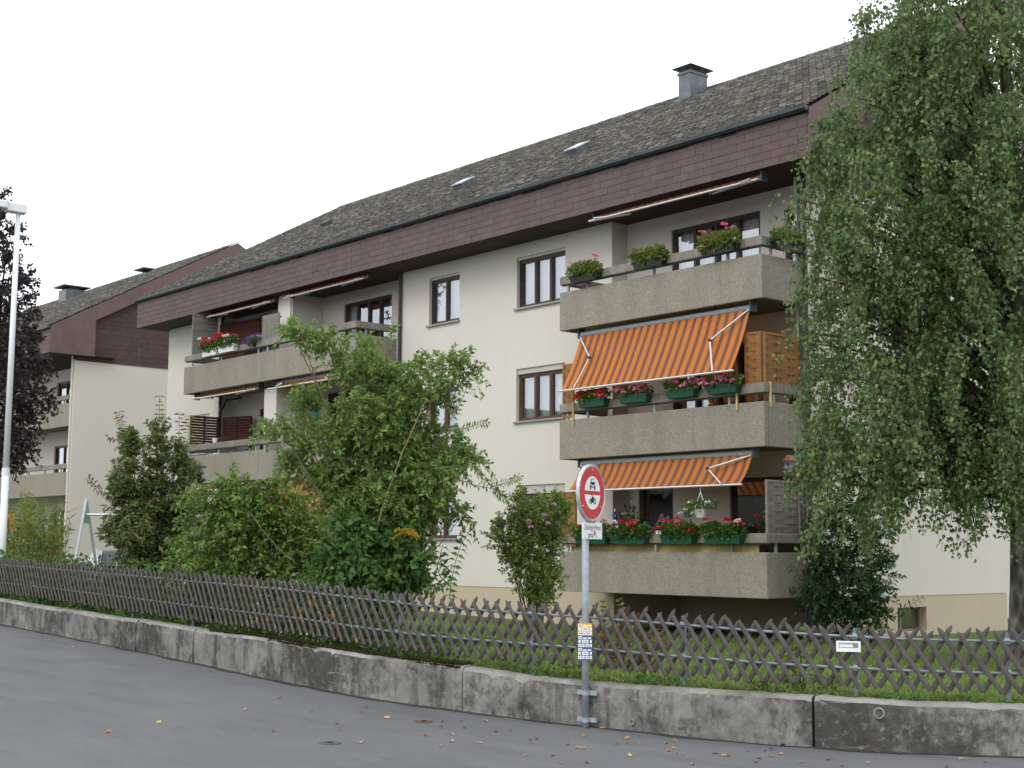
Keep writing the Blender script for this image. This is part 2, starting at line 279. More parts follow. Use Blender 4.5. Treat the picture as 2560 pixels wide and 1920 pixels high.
# ------------------------------------------------------------------ mesh helpers
class MB:
    def __init__(s): s.v = []; s.f = []
    def add(s, v, f): o = len(s.v); s.v += [tuple(p) for p in v]; s.f += [tuple(i+o for i in q) for q in f]; return s
    def box(s, x0, x1, y0, y1, z0, z1):
        return s.add([(x0, y0, z0), (x1, y0, z0), (x1, y1, z0), (x0, y1, z0), (x0, y0, z1), (x1, y0, z1), (x1, y1, z1), (x0, y1, z1)],
                     [(0, 3, 2, 1), (4, 5, 6, 7), (0, 1, 5, 4), (1, 2, 6, 5), (2, 3, 7, 6), (3, 0, 4, 7)])
    def obox(s, o, ax, ay, az, lx, ly, lz):     # centre o, unit axes, full lengths
        o, ax, ay, az = (np.array(q, float) for q in (o, ax, ay, az)); c = []
        for k in (-.5, .5):
            for i, j in ((-.5, -.5), (.5, -.5), (.5, .5), (-.5, .5)): c.append(o+ax*lx*i+ay*ly*j+az*lz*k)
        return s.add(c, [(0, 3, 2, 1), (4, 5, 6, 7), (0, 1, 5, 4), (1, 2, 6, 5), (2, 3, 7, 6), (3, 0, 4, 7)])
    def tube(s, path, r, n=8, caps=True):
        path = [np.array(p, float) for p in path]; rr = r if hasattr(r, '__len__') else [r]*len(path); o = len(s.v)
        a = None
        for i, p in enumerate(path):
            d = path[min(i+1, len(path)-1)]-path[max(i-1, 0)]; d = d/(np.linalg.norm(d)+1e-9)
            if a is None: a = np.cross(d, (0, 0, 1) if abs(d[2]) < .9 else (1, 0, 0))
            a = a-d*(a@d); a = a/(np.linalg.norm(a)+1e-9); b = np.cross(d, a)
            for k in range(n): t = 2*math.pi*k/n; s.v.append(tuple(p+rr[i]*(a*math.cos(t)+b*math.sin(t))))
        for i in range(len(path)-1):
            for k in range(n): k2 = (k+1) % n; s.f.append((o+i*n+k, o+i*n+k2, o+(i+1)*n+k2, o+(i+1)*n+k))
        if caps: s.f.append(tuple(o+k for k in range(n))[::-1]); s.f.append(tuple(o+(len(path)-1)*n+k for k in range(n)))
        return s
    def quad(s, a, b, c, d): return s.add([a, b, c, d], [(0, 1, 2, 3)])
    def prism(s, poly, off):                    # planar polygon extruded by vector off
        n = len(poly); off = np.array(off, float); v = [np.array(p, float) for p in poly]; v += [p+off for p in v[:n]]
        return s.add(v, [tuple(range(n))[::-1], tuple(range(n, 2*n))]+[(i, (i+1) % n, n+(i+1) % n, n+i) for i in range(n)])
    def lathe(s, c, prof, n=16, axis=(0, 0, 1), ax=(1, 0, 0)):
        c, axis, ax = (np.array(q, float) for q in (c, axis, ax)); b = np.cross(axis, ax); o = len(s.v)
        for r, h in prof:
            for k in range(n): t = 2*math.pi*k/n; s.v.append(tuple(c+axis*h+r*(ax*math.cos(t)+b*math.sin(t))))
        for i in range(len(prof)-1):
            for k in range(n): k2 = (k+1) % n; s.f.append((o+i*n+k, o+i*n+k2, o+(i+1)*n+k2, o+(i+1)*n+k))
        s.f.append(tuple(o+k for k in range(n))[::-1]); s.f.append(tuple(o+(len(prof)-1)*n+k for k in range(n))); return s
    def mesh(s, name): me = bpy.data.meshes.new(name); me.from_pydata(s.v, [], s.f); me.update(); return me
    def build(s, name, mat, parent=None, smooth=False, bevel=0., kind=None):
        me = s.mesh(name); me.materials.append(M[mat] if isinstance(mat, str) else mat); o = bpy.data.objects.new(name, me); COL.objects.link(o)
        if smooth:
            me.polygons.foreach_set('use_smooth', [True]*len(me.polygons))
        if bevel:
            b = o.modifiers.new('bevel', 'BEVEL'); b.width = bevel; b.segments = 2; b.limit_method = 'ANGLE'
        if parent is not None: put(o, parent)
        if kind: o['kind'] = kind
        return o
def worldloc(o):
    m = Matrix.LocRotScale(o.location, o.rotation_euler, o.scale)
    return worldloc(o.parent) @ o.matrix_parent_inverse @ m if o.parent else m
def put(o, parent):         # meshes are in world coordinates: keep them there under a moved parent
    o.parent = parent; o.matrix_parent_inverse = worldloc(parent).inverted()
def empty(name, loc): o = bpy.data.objects.new(name, None); COL.objects.link(o); o.location = [float(q) for q in loc]; o.empty_display_size = .2; return o
def tag(o, label=None, cat=None, group=None, kind=None):
    if label: o['label'] = label
    if cat: o['category'] = cat
    if group: o['group'] = group
    if kind: o['kind'] = kind
    return o
def npmesh(name, V, F, mat, parent=None, kind=None, smooth=False):     # V (n,3), F (m,k) with equal k
    me = bpy.data.meshes.new(name); V = np.asarray(V, np.float32); F = np.asarray(F, np.int32); m, k = F.shape
    me.vertices.add(len(V)); me.vertices.foreach_set('co', V.ravel()); me.loops.add(m*k); me.loops.foreach_set('vertex_index', F.ravel())
    me.polygons.add(m); me.polygons.foreach_set('loop_start', np.arange(0, m*k, k, dtype=np.int32)); me.update(calc_edges=True)
    me.materials.append(M[mat] if isinstance(mat, str) else mat); o = bpy.data.objects.new(name, me); COL.objects.link(o)
    if parent is not None: put(o, parent)
    if kind: o['kind'] = kind
    return o
def unit(a): return a/(np.linalg.norm(a, axis=-1, keepdims=True)+1e-9)
def leaves(P, D, L, W, fold=.25, curl=.15):
    """one folded leaf (6 vertices, 4 triangles) at every P along D"""
    n = len(P); D = unit(D); rn = unit(RNG.normal(size=(n, 3))); S = unit(np.cross(D, rn)); U = np.cross(S, D)
    flip = np.sign(U[:, 2:3]+1e-6); U = U*flip; L = np.broadcast_to(np.asarray(L, float), (n,))[:, None]; W = np.broadcast_to(np.asarray(W, float), (n,))[:, None]
    b = P; t = P+D*L-U*L*curl; m = P+D*L*.45; l = m+S*W*.5+U*W*fold; r = m-S*W*.5+U*W*fold
    V = np.stack([b, l, t, r, m], 1).reshape(-1, 3); i = np.arange(n)[:, None]*5
    F = np.concatenate([i+[0, 4, 1], i+[1, 4, 2], i+[0, 3, 4], i+[3, 2, 4]], 1).reshape(-1, 3); return V, F
def twiglines(mb, pts, r0, r1, n=4): mb.tube(pts, np.linspace(r0, r1, len(pts)), n, False)

# ------------------------------------------------------------------ ground, road, wall line
WALL = [(-60, -9.3), (-30, -9.5), (-10.433, -9.865), (-7.784, -9.934), (-4.137, -10.051), (-1.998, -10.163), (.127, -10.29), (.546, -10.302), (2.0, -10.32), (2.939, -10.241), (3.798, -10.085),
        (4.607, -9.90), (5.249, -9.73), (5.9, -9.64), (6.674, -9.53), (7.454, -9.34), (7.95, -9.13), (8.662, -8.80), (9.346, -8.28), (10.2, -7.5), (12.5, -5.2), (16, -1), (20, 8), (24, 40), (26, 300)]
WTOP = [(-60, 1.2), (-30, 1.1), (-10.4, .83), (-7.78, .76), (-4.1, .70), (-2., .655), (.13, .63), (.55, .625), (2.94, .548), (3.8, .52), (4.6, .472), (5.25, .46), (7.5, .47), (9.35, .455), (12, .45), (30, .45)]
wx = np.array([p[0] for p in WALL]); wy = np.array([p[1] for p in WALL]); tx = np.array([p[0] for p in WTOP]); tz = np.array([p[1] for p in WTOP])
ws = np.concatenate([[0], np.cumsum(np.hypot(np.diff(wx), np.diff(wy)))])
def wallpt(s): return np.array([np.interp(s, ws, wx), np.interp(s, ws, wy)])
def walls(x): return float(np.interp(x, wx, ws))
def walldir(s): d = wallpt(s+.25)-wallpt(s-.25); return d/np.linalg.norm(d)
def walltop(x): return float(np.interp(x, tx, tz))
WT = .27
def ground(x, y):
    yw = float(np.interp(x, wx, wy)) + WT; a = walltop(x)-.03; b = .15+.021*max(0, min(25, -x-5)); t = min(1., max(0., (y-yw)/8.)); t = t*t*(3-2*t); return a+(b-a)*t
def sheet(name, mat, rows):     # rows: list of equal-length point lists
    n = len(rows[0]); V = np.array([p for r in rows for p in r]); F = [(i*n+j, i*n+j+1, (i+1)*n+j+1, (i+1)*n+j) for i in range(len(rows)-1) for j in range(n-1)]
    o = npmesh(name, V, F, mat); o['kind'] = 'structure'; return o
SS = np.concatenate([np.linspace(0, 48, 40), np.linspace(48.5, 73, 100), np.linspace(74, 110, 30), np.linspace(115, ws[-1], 14)])
def roadrow(k):
    out = []
    for s in SS:
        p = wallpt(s); q = np.array([p[0]+(260 if p[0] > 12 else 0)*0, -260.]) if p[0] < 12.5 else np.array([400., p[1]*.6-200]); a = p+(q-p)*k; out.append((a[0], a[1], zroad(a[0])))
    return out
sheet('road', 'road', [roadrow(k) for k in (-.0008, 0, .004, .012, .025, .05, .1, .3, 1)])
def lawnrow(k):
    out = []
    for s in SS:
        p = wallpt(s); d = walldir(s); q0 = p+np.array([-d[1], d[0]])*(WT-.02); q1 = np.array([q0[0] if p[0] < 9 else 9+(q0[0]-9)*.5, 300.]); a = q0+(q1-q0)*k; out.append((a[0], a[1], ground(a[0], a[1])))
    return out
sheet('lawn', 'lawn', [lawnrow(k) for k in (0, .003, .006, .01, .014, .018, .024, .03, .04, .06, .1, .3, 1)])
# ------------------------------------------------------------------ retaining wall
joints = [-30, -13.2, -7.784, -4.4, -4.02, -2.35, .546, 3.798, 7.90, 12.6, 20.]
wall = empty('retaining_wall', (2, -10.2, 0)); tag(wall, 'low stained concrete retaining wall with cracks and mossy top along the road', 'wall')
nrm = lambda s: np.array([-walldir(s)[1], walldir(s)[0]])
def hsh(a, b, k=0.): return (math.sin(a*12.9898+b*78.233+k*37.7)*43758.5453) % 1.-.5
for j in range(len(joints)-1):
    s0, s1 = walls(joints[j])+.012, walls(joints[j+1])-.012; near = -12 < joints[j] < 10; st = .07 if near else .6
    n = max(2, int((s1-s0)/st)); rows = []
    off = hsh(j, 3)*.03 if near else 0
    chip = {q: random.uniform(.02, .07) for q in random.sample(range(n), max(1, n//9))} if near else {}
    for i in range(n+1):
        s = s0+(s1-s0)*i/n; p = wallpt(s); m = nrm(s); x = p[0]; zt = walltop(x)+.008*hsh(i, j)+.007*math.sin(s*1.7)+off*.3; zb = zroad(x)-.1
        c = chip.get(i, 0)+abs(hsh(i, j, 2))*.012; e = .012*hsh(i, j, 5)+off+.012*math.sin(s*2.3)
        if i in (0, n): c += .02
        P = lambda d, z: (p[0]+m[0]*d, p[1]+m[1]*d, z)
        rows.append([P(e+.0, zb), P(e+.004, zb+.14+.02*hsh(i, 1)), P(e+.008*hsh(i, j, 9), zb+.25), P(e+.008*hsh(i, j, 7), zt-.14), P(e+.004, zt-.035-c*.7), P(e+.03+c*.6, zt-.004), P(.15+e, zt+.006*hsh(i, 4)), P(WT, zt-.01), P(WT, zb)])
    V = [q for r in rows for q in r]; k = 9; F = [(a*k+b, (a+1)*k+b, (a+1)*k+b+1, a*k+b+1) for a in range(n) for b in range(k-1)]
    mb = MB().add(V, F+[tuple(range(k)), tuple(range(n*k, n*k+k))[::-1]]); o = mb.build('wall_segment', 'wall', wall)
    o.data.materials.append(M['walltop']); o.data.update()
    for pl in o.data.polygons:
        if pl.index < len(F) and pl.index % (k-1) in (4, 5, 6): pl.material_index = 1
rowa, rowb = [], []
for s in np.arange(walls(-30), walls(12), .12):
    p = wallpt(s); m = nrm(s); wv = .05+.05*abs(math.sin(s*1.9)+.6*math.sin(s*5.3))+.03*abs(hsh(s, 2)); rowa.append((p[0]+m[0]*.05, p[1]+m[1]*.05, zroad(p[0])+.004)); q = p-m*wv; rowb.append((q[0], q[1], zroad(q[0])+.004))
sheet('gutter_dirt', 'dirt', [rowb, rowa])
# moss cushion on the wall top under the shrubs
P = []
for i in range(26000):
    s = random.uniform(walls(-1.9), walls(3.75)); p = wallpt(s); cover = .5+.5*math.sin(s*2.1)+.4*hsh(int(s*9), 2)
    d = random.uniform(.0, WT)
    if d < .012+.07*(1-cover) : continue
    m = nrm(s); P.append((p[0]+m[0]*d, p[1]+m[1]*d, walltop(p[0])+.006+.007*math.sin(s*1.7)+random.uniform(-.004, .006)-(.03 if d < .035 else 0)))
P = np.array(P); D = RNG.normal(size=P.shape)*.8; D[:, 2] = np.abs(D[:, 2])+.25
V, F = leaves(P, D, RNG.uniform(.014, .034, len(P)), RNG.uniform(.014, .032, len(P))); npmesh('moss', V, F, 'moss', wall, 'stuff')
# hardened white ring marks (old fixing plugs) on the wall face
for px, py, rr in ((2200, 1783, .045), (1917, 1786, .035), (1581, 1804, .03)):
    q = onroad(px, 1875); s = walls(q[0]); pts = []
    best = min(np.linspace(s-1.5, s+1.5, 400), key=lambda t: abs(((np.array([*wallpt(t), 0])-CAM)@RT)/((np.array([*wallpt(t), .2])-CAM)@FW)*CF+1280-px)); p = wallpt(best); dd = walldir(best); m = nrm(best)
    dist = (np.array([*p, .2])-CAM)@FW; zc = at(px, py, dist)[2]
    o3 = np.array([p[0]-m[0]*.012, p[1]-m[1]*.012, zc]); d3 = np.array([dd[0], dd[1], 0.])
    MB().tube([o3+rr*(d3*math.cos(t)+np.array([0, 0, 1])*math.sin(t)) for t in np.linspace(0, 2*math.pi, 19)], .008, 5, False).build('plug_ring', 'walltop', wall)

# ------------------------------------------------------------------ apartment building
BZ = .10
BLD = empty('apartment_building', (-13, 1.3, .15))
tag(BLD, 'large cream apartment building with brown shingled eaves and concrete balconies in the centre', 'building')
FLOORS = [7.30, 4.55, 1.80]               # parapet tops, top storey first
WZ = [(7.48, 8.70), (4.80, 6.04), (2.09, 3.31)]
def wallpanel(name, x0, x1, z0, z1, Y, holes, mat, depth=.16, parent=BLD, fwd=-1):
    xs = sorted({x0, x1, *[h[0] for h in holes], *[h[1] for h in holes]}); zs = sorted({z0, z1, *[h[2] for h in holes], *[h[3] for h in holes]}); mb = MB()
    for a, b in zip(xs, xs[1:]):
        for c, d in zip(zs, zs[1:]):
            if any(h[0] <= a and b <= h[1] and h[2] <= c and d <= h[3] for h in holes): continue
            mb.quad((a, Y, c), (b, Y, c), (b, Y, d), (a, Y, d))
    for a, b, c, d in holes:
        e = Y+depth; mb.quad((a, Y, c), (a, Y, d), (a, e, d), (a, e, c)); mb.quad((b, Y, d), (b, Y, c), (b, e, c), (b, e, d)); mb.quad((a, Y, d), (b, Y, d), (b, e, d), (a, e, d)); mb.quad((b, Y, c), (a, Y, c), (a, e, c), (b, e, c))
    return mb.build(name, mat, parent)
def window(x0, x1, z0, z1, Y, n, parent=BLD, fm='frame', curtain=True, depth=.16, sill=True, blind=0., box=0., door=False, cur=1., name='window'):
    e = Y+depth; t = .055; z1b = z1-box; mb = MB(); d0, d1 = e-.07, e+.01
    mb.box(x0, x1, d0, d1, z1b-t, z1b); mb.box(x0, x1, d0, d1, z0, z0+t); mb.box(x0, x0+t, d0, d1, z0+t, z1b-t); mb.box(x1-t, x1, d0, d1, z0+t, z1b-t)
    W = (x1-x0-2*t)/n
    for i in range(1, n): c = x0+t+W*i; mb.box(c-.03, c+.03, d0-.004, d1, z0+t, z1b-t)
    if door:
        for i in range(n):
            a = x0+t+W*i+.03; b = x0+t+W*(i+1)-.03; mb.box(a, b, d0+.004, d1, z0+t, z0+t+.12)
    fr = mb.build(name, fm, parent)
    for i in range(n):
        a, b = x0+t+W*i+(.03 if i else 0), x0+t+W*(i+1)-(.03 if i < n-1 else 0)
        q = MB()  # sash rim + pane
        r = .03; q.box(a, b, d0+.012, d1-.002, z0+t, z0+t+r); q.box(a, b, d0+.012, d1-.002, z1b-t-r, z1b-t); q.box(a, a+r, d0+.012, d1-.002, z0+t+r, z1b-t-r); q.box(b-r, b, d0+.012, d1-.002, z0+t+r, z1b-t-r)
        q.build('sash', fm, fr)
        tl = random.uniform(-.004, .004); MB().add([(a+r, e-.02+tl, z0+t+r), (b-r, e-.02-tl, z0+t+r), (b-r, e-.02-tl, z1b-t-r), (a+r, e-.02+tl, z1b-t-r)], [(0, 1, 2, 3)]).build('pane', 'glass', fr)
    if sill: MB().box(x0-.05, x1+.03, Y-.07, e-.06, z0-.045, z0-.002).build('sill', 'sill', fr, bevel=.005)
    if box:
        MB().box(x0+.002, x1-.002, d0-.05, d1, z1b+.002, z1-.001).build('shutter_box', 'shutter', fr)
    if curtain:
        V = []; F = []; m = int((x1-x0)*42)
        for i in range(m+1):
            x = x0+.06+(x1-x0-.12)*i/m; y = e+.10+.022*math.sin(i*1.35)+.012*math.sin(i*.47); V += [(x, y, z0+.05), (x, y, z1b-.05)]
        keep = [i for i in range(m) if cur >= 1 or abs((i+.5)/m-.5) > .5*(1-cur) ]
        MB().add(V, [(2*i, 2*i+2, 2*i+3, 2*i+1) for i in keep]).build('curtain', 'curtain', fr, smooth=True)
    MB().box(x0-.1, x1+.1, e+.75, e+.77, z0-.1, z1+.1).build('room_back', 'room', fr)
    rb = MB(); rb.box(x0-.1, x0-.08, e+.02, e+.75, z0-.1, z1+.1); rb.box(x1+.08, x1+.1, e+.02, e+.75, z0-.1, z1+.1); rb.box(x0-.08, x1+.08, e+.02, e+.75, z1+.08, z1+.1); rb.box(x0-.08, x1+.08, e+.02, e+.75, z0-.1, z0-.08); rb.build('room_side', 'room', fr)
    if blind:
        zb = z1b-blind*(z1b-z0); k = int((z1b-zb)/.05); s = MB()
        for i in range(k): z = z1b-.05*(i+1); s.box(x0+.01, x1-.01, d0-.045, d0-.03, z+.004, z+.047)
        s.build('roller_blind', 'shutter' if fm != 'redshut' else 'brownshutter', fr)
    return fr
def shutter(x0, x1, z0, z1, Y, mat, parent, name='shutter'):        # slatted wing shutter standing proud of the wall
    mb = MB(); t = .05; mb.box(x0, x1, Y-.04, Y, z0, z0+t); mb.box(x0, x1, Y-.04, Y, z1-t, z1); mb.box(x0, x0+t, Y-.04, Y, z0+t, z1-t); mb.box(x1-t, x1, Y-.04, Y, z0+t, z1-t)
    o = mb.build(name, mat, parent); z = z0+t+.01; s = None
    while z < z1-t-.03:
        MB().obox(((x0+x1)/2, Y-.02, z+.025), (1, 0, 0), (0, .77, .64), (0, -.64, .77), x1-x0-2*t, .008, .06).build('slat', mat, o); z += .062
    return o
SO = 9.02
# centre wall
hc = [(-11.81, -10.57, a, b) for a, b in WZ]+[(-8.40, -6.715, a, b) for a, b in WZ]
wallpanel('wall', -13.1, -5.212, .95, SO, 1.3, hc, 'stucco')
for k, (a, b) in enumerate(WZ):
    window(-11.81, -10.57, a, b, 1.3, 2, fm='frame' if k == 0 else 'framew', blind=(0, 0, 0)[k], box=(.06, .22, .06)[k], cur=(1, .75, 1)[k])
    window(-8.40, -6.715, a, b, 1.3, 3, fm='frame' if k == 0 else 'framew', box=(.06, .13, .2)[k], cur=1)
# left end wall with shuttered windows
wallpanel('wall', -26.0, -22.4, .95, SO, 1.3, [(-24.4, -23.1, a, b) for a, b in WZ], 'stucco')
for a, b in WZ:
    window(-24.4, -23.1, a, b, 1.3, 2, fm='frame', blind=.95, box=.06)
# loggia back walls and doors
hl = []
for k, f in enumerate(FLOORS):
    hl += [(-16.42, -14.12, f-.72, (8.69, 6.04, 3.30)[k]), (-20.9, -18.9, f-.72, (8.69, 6.04, 3.30)[k])]
wallpanel('wall', -22.4, -13.1, .95, SO, 1.8, hl, 'stucco', .12)
hr = []
for k, f in enumerate(FLOORS):
    hr += [(-3.88, -1.46, f-.72, (8.67, 6.02, 3.28)[k]), (-.85, -.3, f-.2, (8.56, 5.9, 3.15)[k])] if k < 2 else [(-2.35, -.4, f-.72, 3.28), (-4.9, -3.9, f-.72, 3.28)]
wallpanel('wall', -5.212, -.24, .95, SO, 1.776, hr, 'stucco', .12)
for k, f in enumerate(FLOORS):
    window(-16.42, -14.12, f-.72, (8.69, 6.04, 3.30)[k], 1.8, 4, depth=.12, sill=False, door=True, cur=.3, name='balcony_door', blind=(0, .99, 0)[k], fm=('frame', 'redshut', 'frame')[k] if False else 'frame')
    window(-20.9, -18.9, f-.72, (8.69, 6.04, 3.30)[k], 1.8, 3, depth=.12, sill=False, door=True, cur=.3, name='balcony_door')
    if k == 2:
        window(-2.35, -.4, f-.72, 3.28, 1.776, 2, depth=.12, sill=False, door=True, curtain=False, name='balcony_door'); window(-4.9, -3.9, f-.72, 3.28, 1.776, 1, depth=.12, sill=False, door=True, curtain=False, name='balcony_door'); continue
    window(-3.88, -1.46, f-.72, (8.67, 6.02, 3.28)[k], 1.776, 4, depth=.12, sill=False, door=True, cur=(.8, .4, .0)[k], curtain=k < 2, name='balcony_door')
    window(-.85, -.3, f-.2, (8.56, 5.9, 3.15)[k], 1.776, 1, depth=.12, sill=False, curtain=False)
# loggia return walls, fins, party walls
for q_ in (((-22.4, 1.3), (-22.4, 1.8)), ((-13.1, 1.8), (-13.1, 1.3)), ((-5.212, 1.3), (-5.212, 1.776))):
    (xa, ya), (xb, yb) = q_; MB().quad((xa, ya, .95), (xb, yb, .95), (xb, yb, SO), (xa, ya, SO)).build('loggia_return', 'stucco', BLD)
for z0, z1, y in ((7.36, SO, .70), (6.47, 7.35, .70)):
    pass
MB().box(-18.15, -17.5, .70, 1.798, 6.49, SO-.003).build('party_wall', 'stucco', BLD)
MB().box(-18.15, -17.5, .32, 1.798, 3.74, 6.30).build('party_wall', 'stucco', BLD)
MB().box(-18.15, -17.5, .32, 1.798, .30, 3.55).build('party_wall', 'stucco', BLD)
for z0, z1 in ((6.6, SO-.02), (3.9, 6.28)):
    MB().tube([(-17.46, .75, z0), (-17.46, .75, z1)], .02, 6).build('rain_pipe', 'whiteframe', BLD)
# gable wall right, back parts, left wall
MB().box(-.24, 0, 1.3, 8.2, .95, 9.12).build('gable_wall', 'stucco2', BLD)
for bx_ in ((-3.2, -2.9, 8.2, 15.1, .1, 9.1), (-26, -2.9, 15.1, 15.3, .1, 9.1), (-26.0, -25.8, 1.302, 15.1, .1, 9.1), (-2.9, -.25, 8.0, 8.19, .95, 9.1)): MB().box(*bx_).build('wall', 'stucco2', BLD)
# plinth, with the cellar window of the gable
MB().box(-25.98, -5.2, 1.315, 1.5, -.2, .948).build('plinth', 'plinth', BLD)
MB().box(-5.25, -.25, 3.4, 3.6, -.2, .93).build('recessed_plinth', 'plinth', BLD); MB().box(-5.25, -.25, 1.70, 3.6, .935, .96).build('void_ceiling', 'rail', BLD); MB().box(-5.3, -5.2, 1.505, 3.6, -.2, .945).build('void_side', 'plinth', BLD)
pl = MB(); X = -.012
def gq(y0, y1, z0, z1): pl.quad((X, y0, z0), (X, y1, z0), (X, y1, z1), (X, y0, z1))
gq(1.31, 4.06, -.2, .948); gq(5.08, 8.19, -.2, .948); gq(4.06, 5.08, .72, .948); gq(4.06, 5.08, -.2, .24)
for a, b in (((4.06, .24), (4.06, .72)), ((5.08, .72), (5.08, .24)), ((4.06, .72), (5.08, .72)), ((5.08, .24), (4.06, .24))): pl.quad((X, *a), (X, *b), (X-.25, *b), (X-.25, *a))
pl.quad((X, 8.19, -.2), (-3, 8.19, -.2), (-3, 8.19, .948), (X, 8.19, .948))
pl.build('plinth', 'plinth', BLD)
cf = MB().box(-.22, -.17, 4.06, 4.1, .24, .72).box(-.22, -.17, 5.04, 5.08, .24, .72).box(-.22, -.17, 4.1, 5.04, .68, .72).box(-.22, -.17, 4.1, 5.04, .24, .28).box(-.22, -.165, 4.36, 4.41, .28, .68).build('cellar_window', 'greywood', BLD)
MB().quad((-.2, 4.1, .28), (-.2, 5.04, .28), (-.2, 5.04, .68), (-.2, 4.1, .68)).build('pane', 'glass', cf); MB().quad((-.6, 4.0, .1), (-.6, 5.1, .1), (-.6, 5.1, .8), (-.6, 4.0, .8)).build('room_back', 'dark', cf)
MB().box(-.3, -.22, 4.13, 4.33, .29, .67).build('stored_board', 'rail', cf)
# ---- roof
XL, XR, YF, ZF = -26.37, .89, .30, 9.96; YR, ZR = 8.22, 14.42; SLOPE = (ZR-ZF)/(YR-YF); YB2 = 2*YR-YF
def roofz(y): return ZF+SLOPE*(y-YF) if y <= YR else ZR-SLOPE*(y-YR)
rf = MB()
for (x0, x1) in ((XL, XR),):
    t = .16
    rf.add([(x0, YF, ZF-.02), (x1, YF, ZF-.02), (x1, YR, ZR-.02), (x0, YR, ZR-.02), (x0, YF, ZF-t), (x1, YF, ZF-t), (x1, YR, ZR-t), (x0, YR, ZR-t)], [(0, 1, 2, 3), (7, 6, 5, 4), (0, 4, 5, 1), (1, 5, 6, 2), (3, 7, 4, 0)])
    rf.add([(x0, YR, ZR-.02), (-2, YR, ZR-.02), (-2, YB2, ZF-.02), (x0, YB2, ZF-.02), (x0, YR, ZR-t), (-2, YR, ZR-t), (-2, YB2, ZF-t), (x0, YB2, ZF-t)], [(0, 1, 2, 3), (7, 6, 5, 4), (1, 5, 6, 2), (2, 6, 7, 3), (3, 7, 4, 0)])
ROOF = rf.build('roof', 'roofbase', BLD)
def tiles(x0, x1, y0, z0, y1, z1, rowlen, w, thick, parent, mat='tile', sx=1, name='roof_tiles', lift=.035):
    """lapped tiles on the slope from (y0,z0) up to (y1,z1); each tile: tilted top face and front edge"""
    L = math.hypot(y1-y0, z1-z0); n = int(L/rowlen)+1; uy, uz = (y1-y0)/L, (z1-z0)/L; ny, nz_ = -uz, uy
    if nz_ < 0: ny, nz_ = -ny, -nz_
    V = []; F = []
    for i in range(n):
        a = i*rowlen; b = min(L, a+rowlen*1.15); x = x0-(w/2 if i % 2 else 0)
        while x < x1:
            xa, xb = max(x0, x+.004), min(x1, x+w-.004); x += w
            if xb-xa < .03: continue
            da = RNG.uniform(-.012, .012)*rowlen*6*.3; h0 = lift+thick*.5+RNG.uniform(-.006, .008); h1 = lift-.02+RNG.uniform(-.002, .002); tlt = RNG.uniform(-.004, .004); a2 = max(0, a+da)
            p = lambda xx, s, h: (xx, y0+uy*s+ny*h, z0+uz*s+nz_*h)
            o = len(V); V += [p(xa, a2, h0+tlt), p(xb, a2, h0-tlt), p(xb, b, h1), p(xa, b, h1), p(xa, a2, h0-thick), p(xb, a2, h0-thick)]
            F += [(o, o+1, o+2, o+3), (o+4, o+5, o+1, o)]
    return npmesh(name, V, F, mat, parent, 'stuff')
tiles(XL+.02, XR-.02, YF-.06, ZF-.03, YR, ZR, .145, .19, .022, ROOF)
tiles(XL+.02, -2.02, YB2+.06, ZF-.03, YR, ZR, .29, .58, .022, ROOF)
rc = MB()
x = XL
while x < XR-.02:
    b = min(XR, x+.42); r0, r1 = .10, .085; h = ZR+.015+random.uniform(-.006, .006)
    for (ra, xa), (rb, xb) in [((r0, x), (r1, b))]:
        rc.add([(xa, YR-ra*1.3, h-.04), (xa, YR, h+ra*.55), (xa, YR+ra*1.3, h-.04), (xb, YR-rb*1.3, h-.045), (xb, YR, h+rb*.5), (xb, YR+rb*1.3, h-.045)], [(0, 3, 4, 1), (1, 4, 5, 2), (0, 1, 2), (3, 5, 4)])
    x += .38
rc.build('ridge_caps', 'tile', ROOF, kind='stuff')
# chimney
ch = MB().box(-8.60, -8.17, 7.25, 7.93, 13.3, 14.66).build('chimney', 'zinc', ROOF)
MB().box(-8.625, -8.145, 7.225, 7.955, 14.61, 14.68).build('chimney_collar', 'zinc', ch)
for xx in (-8.58, -8.19):
    for yy in (7.28, 7.6, 7.9): MB().box(xx-.012, xx+.012, yy-.012, yy+.012, 14.68, 14.80).build('cap_bracket', 'zincdark', ch)
MB().add([(-8.75, 7.10, 14.79), (-8.02, 7.10, 14.79), (-8.02, 8.08, 14.79), (-8.75, 8.08, 14.79), (-8.5, 7.4, 14.85), (-8.27, 7.4, 14.85), (-8.27, 7.78, 14.85), (-8.5, 7.78, 14.85)], [(0, 3, 2, 1), (4, 5, 6, 7), (0, 1, 5, 4), (1, 2, 6, 5), (2, 3, 7, 6), (3, 0, 4, 7)]).build('chimney_cap', 'zincdark', ch)
MB().obox((-8.385, 7.2, roofz(7.2)+.05), (1, 0, 0), unit(np.array([0, 1, SLOPE])), unit(np.array([0, -SLOPE, 1])), .6, .25, .03).build('flashing', 'zinc', ch)
def roofhatch(x0, x1, y0, y1, h):
    u = unit(np.array([0, 1, SLOPE])); nn = unit(np.array([0, -SLOPE, 1])); A = np.array([0, y0, roofz(y0)]); Ln = (y1-y0)*math.hypot(1, SLOPE); X = np.array([1, 0, 0])
    o = MB().obox(A+X*(x0+x1)/2+u*Ln/2+nn*h*.5, X, u, nn, x1-x0, Ln, h+.1).build('roof_window', 'zinc', ROOF)
    MB().obox(A+X*(x0+x1)/2+u*Ln/2+nn*(h+.065), X, u, nn, x1-x0+.06, Ln+.06, .025).build('hatch_lid', 'galvl', o)
    MB().obox(A+X*(x0+x1)/2+u*Ln/2+nn*(h+.08), X, u, nn, x1-x0-.08, Ln-.08, .012).build('pane', 'glass', o)
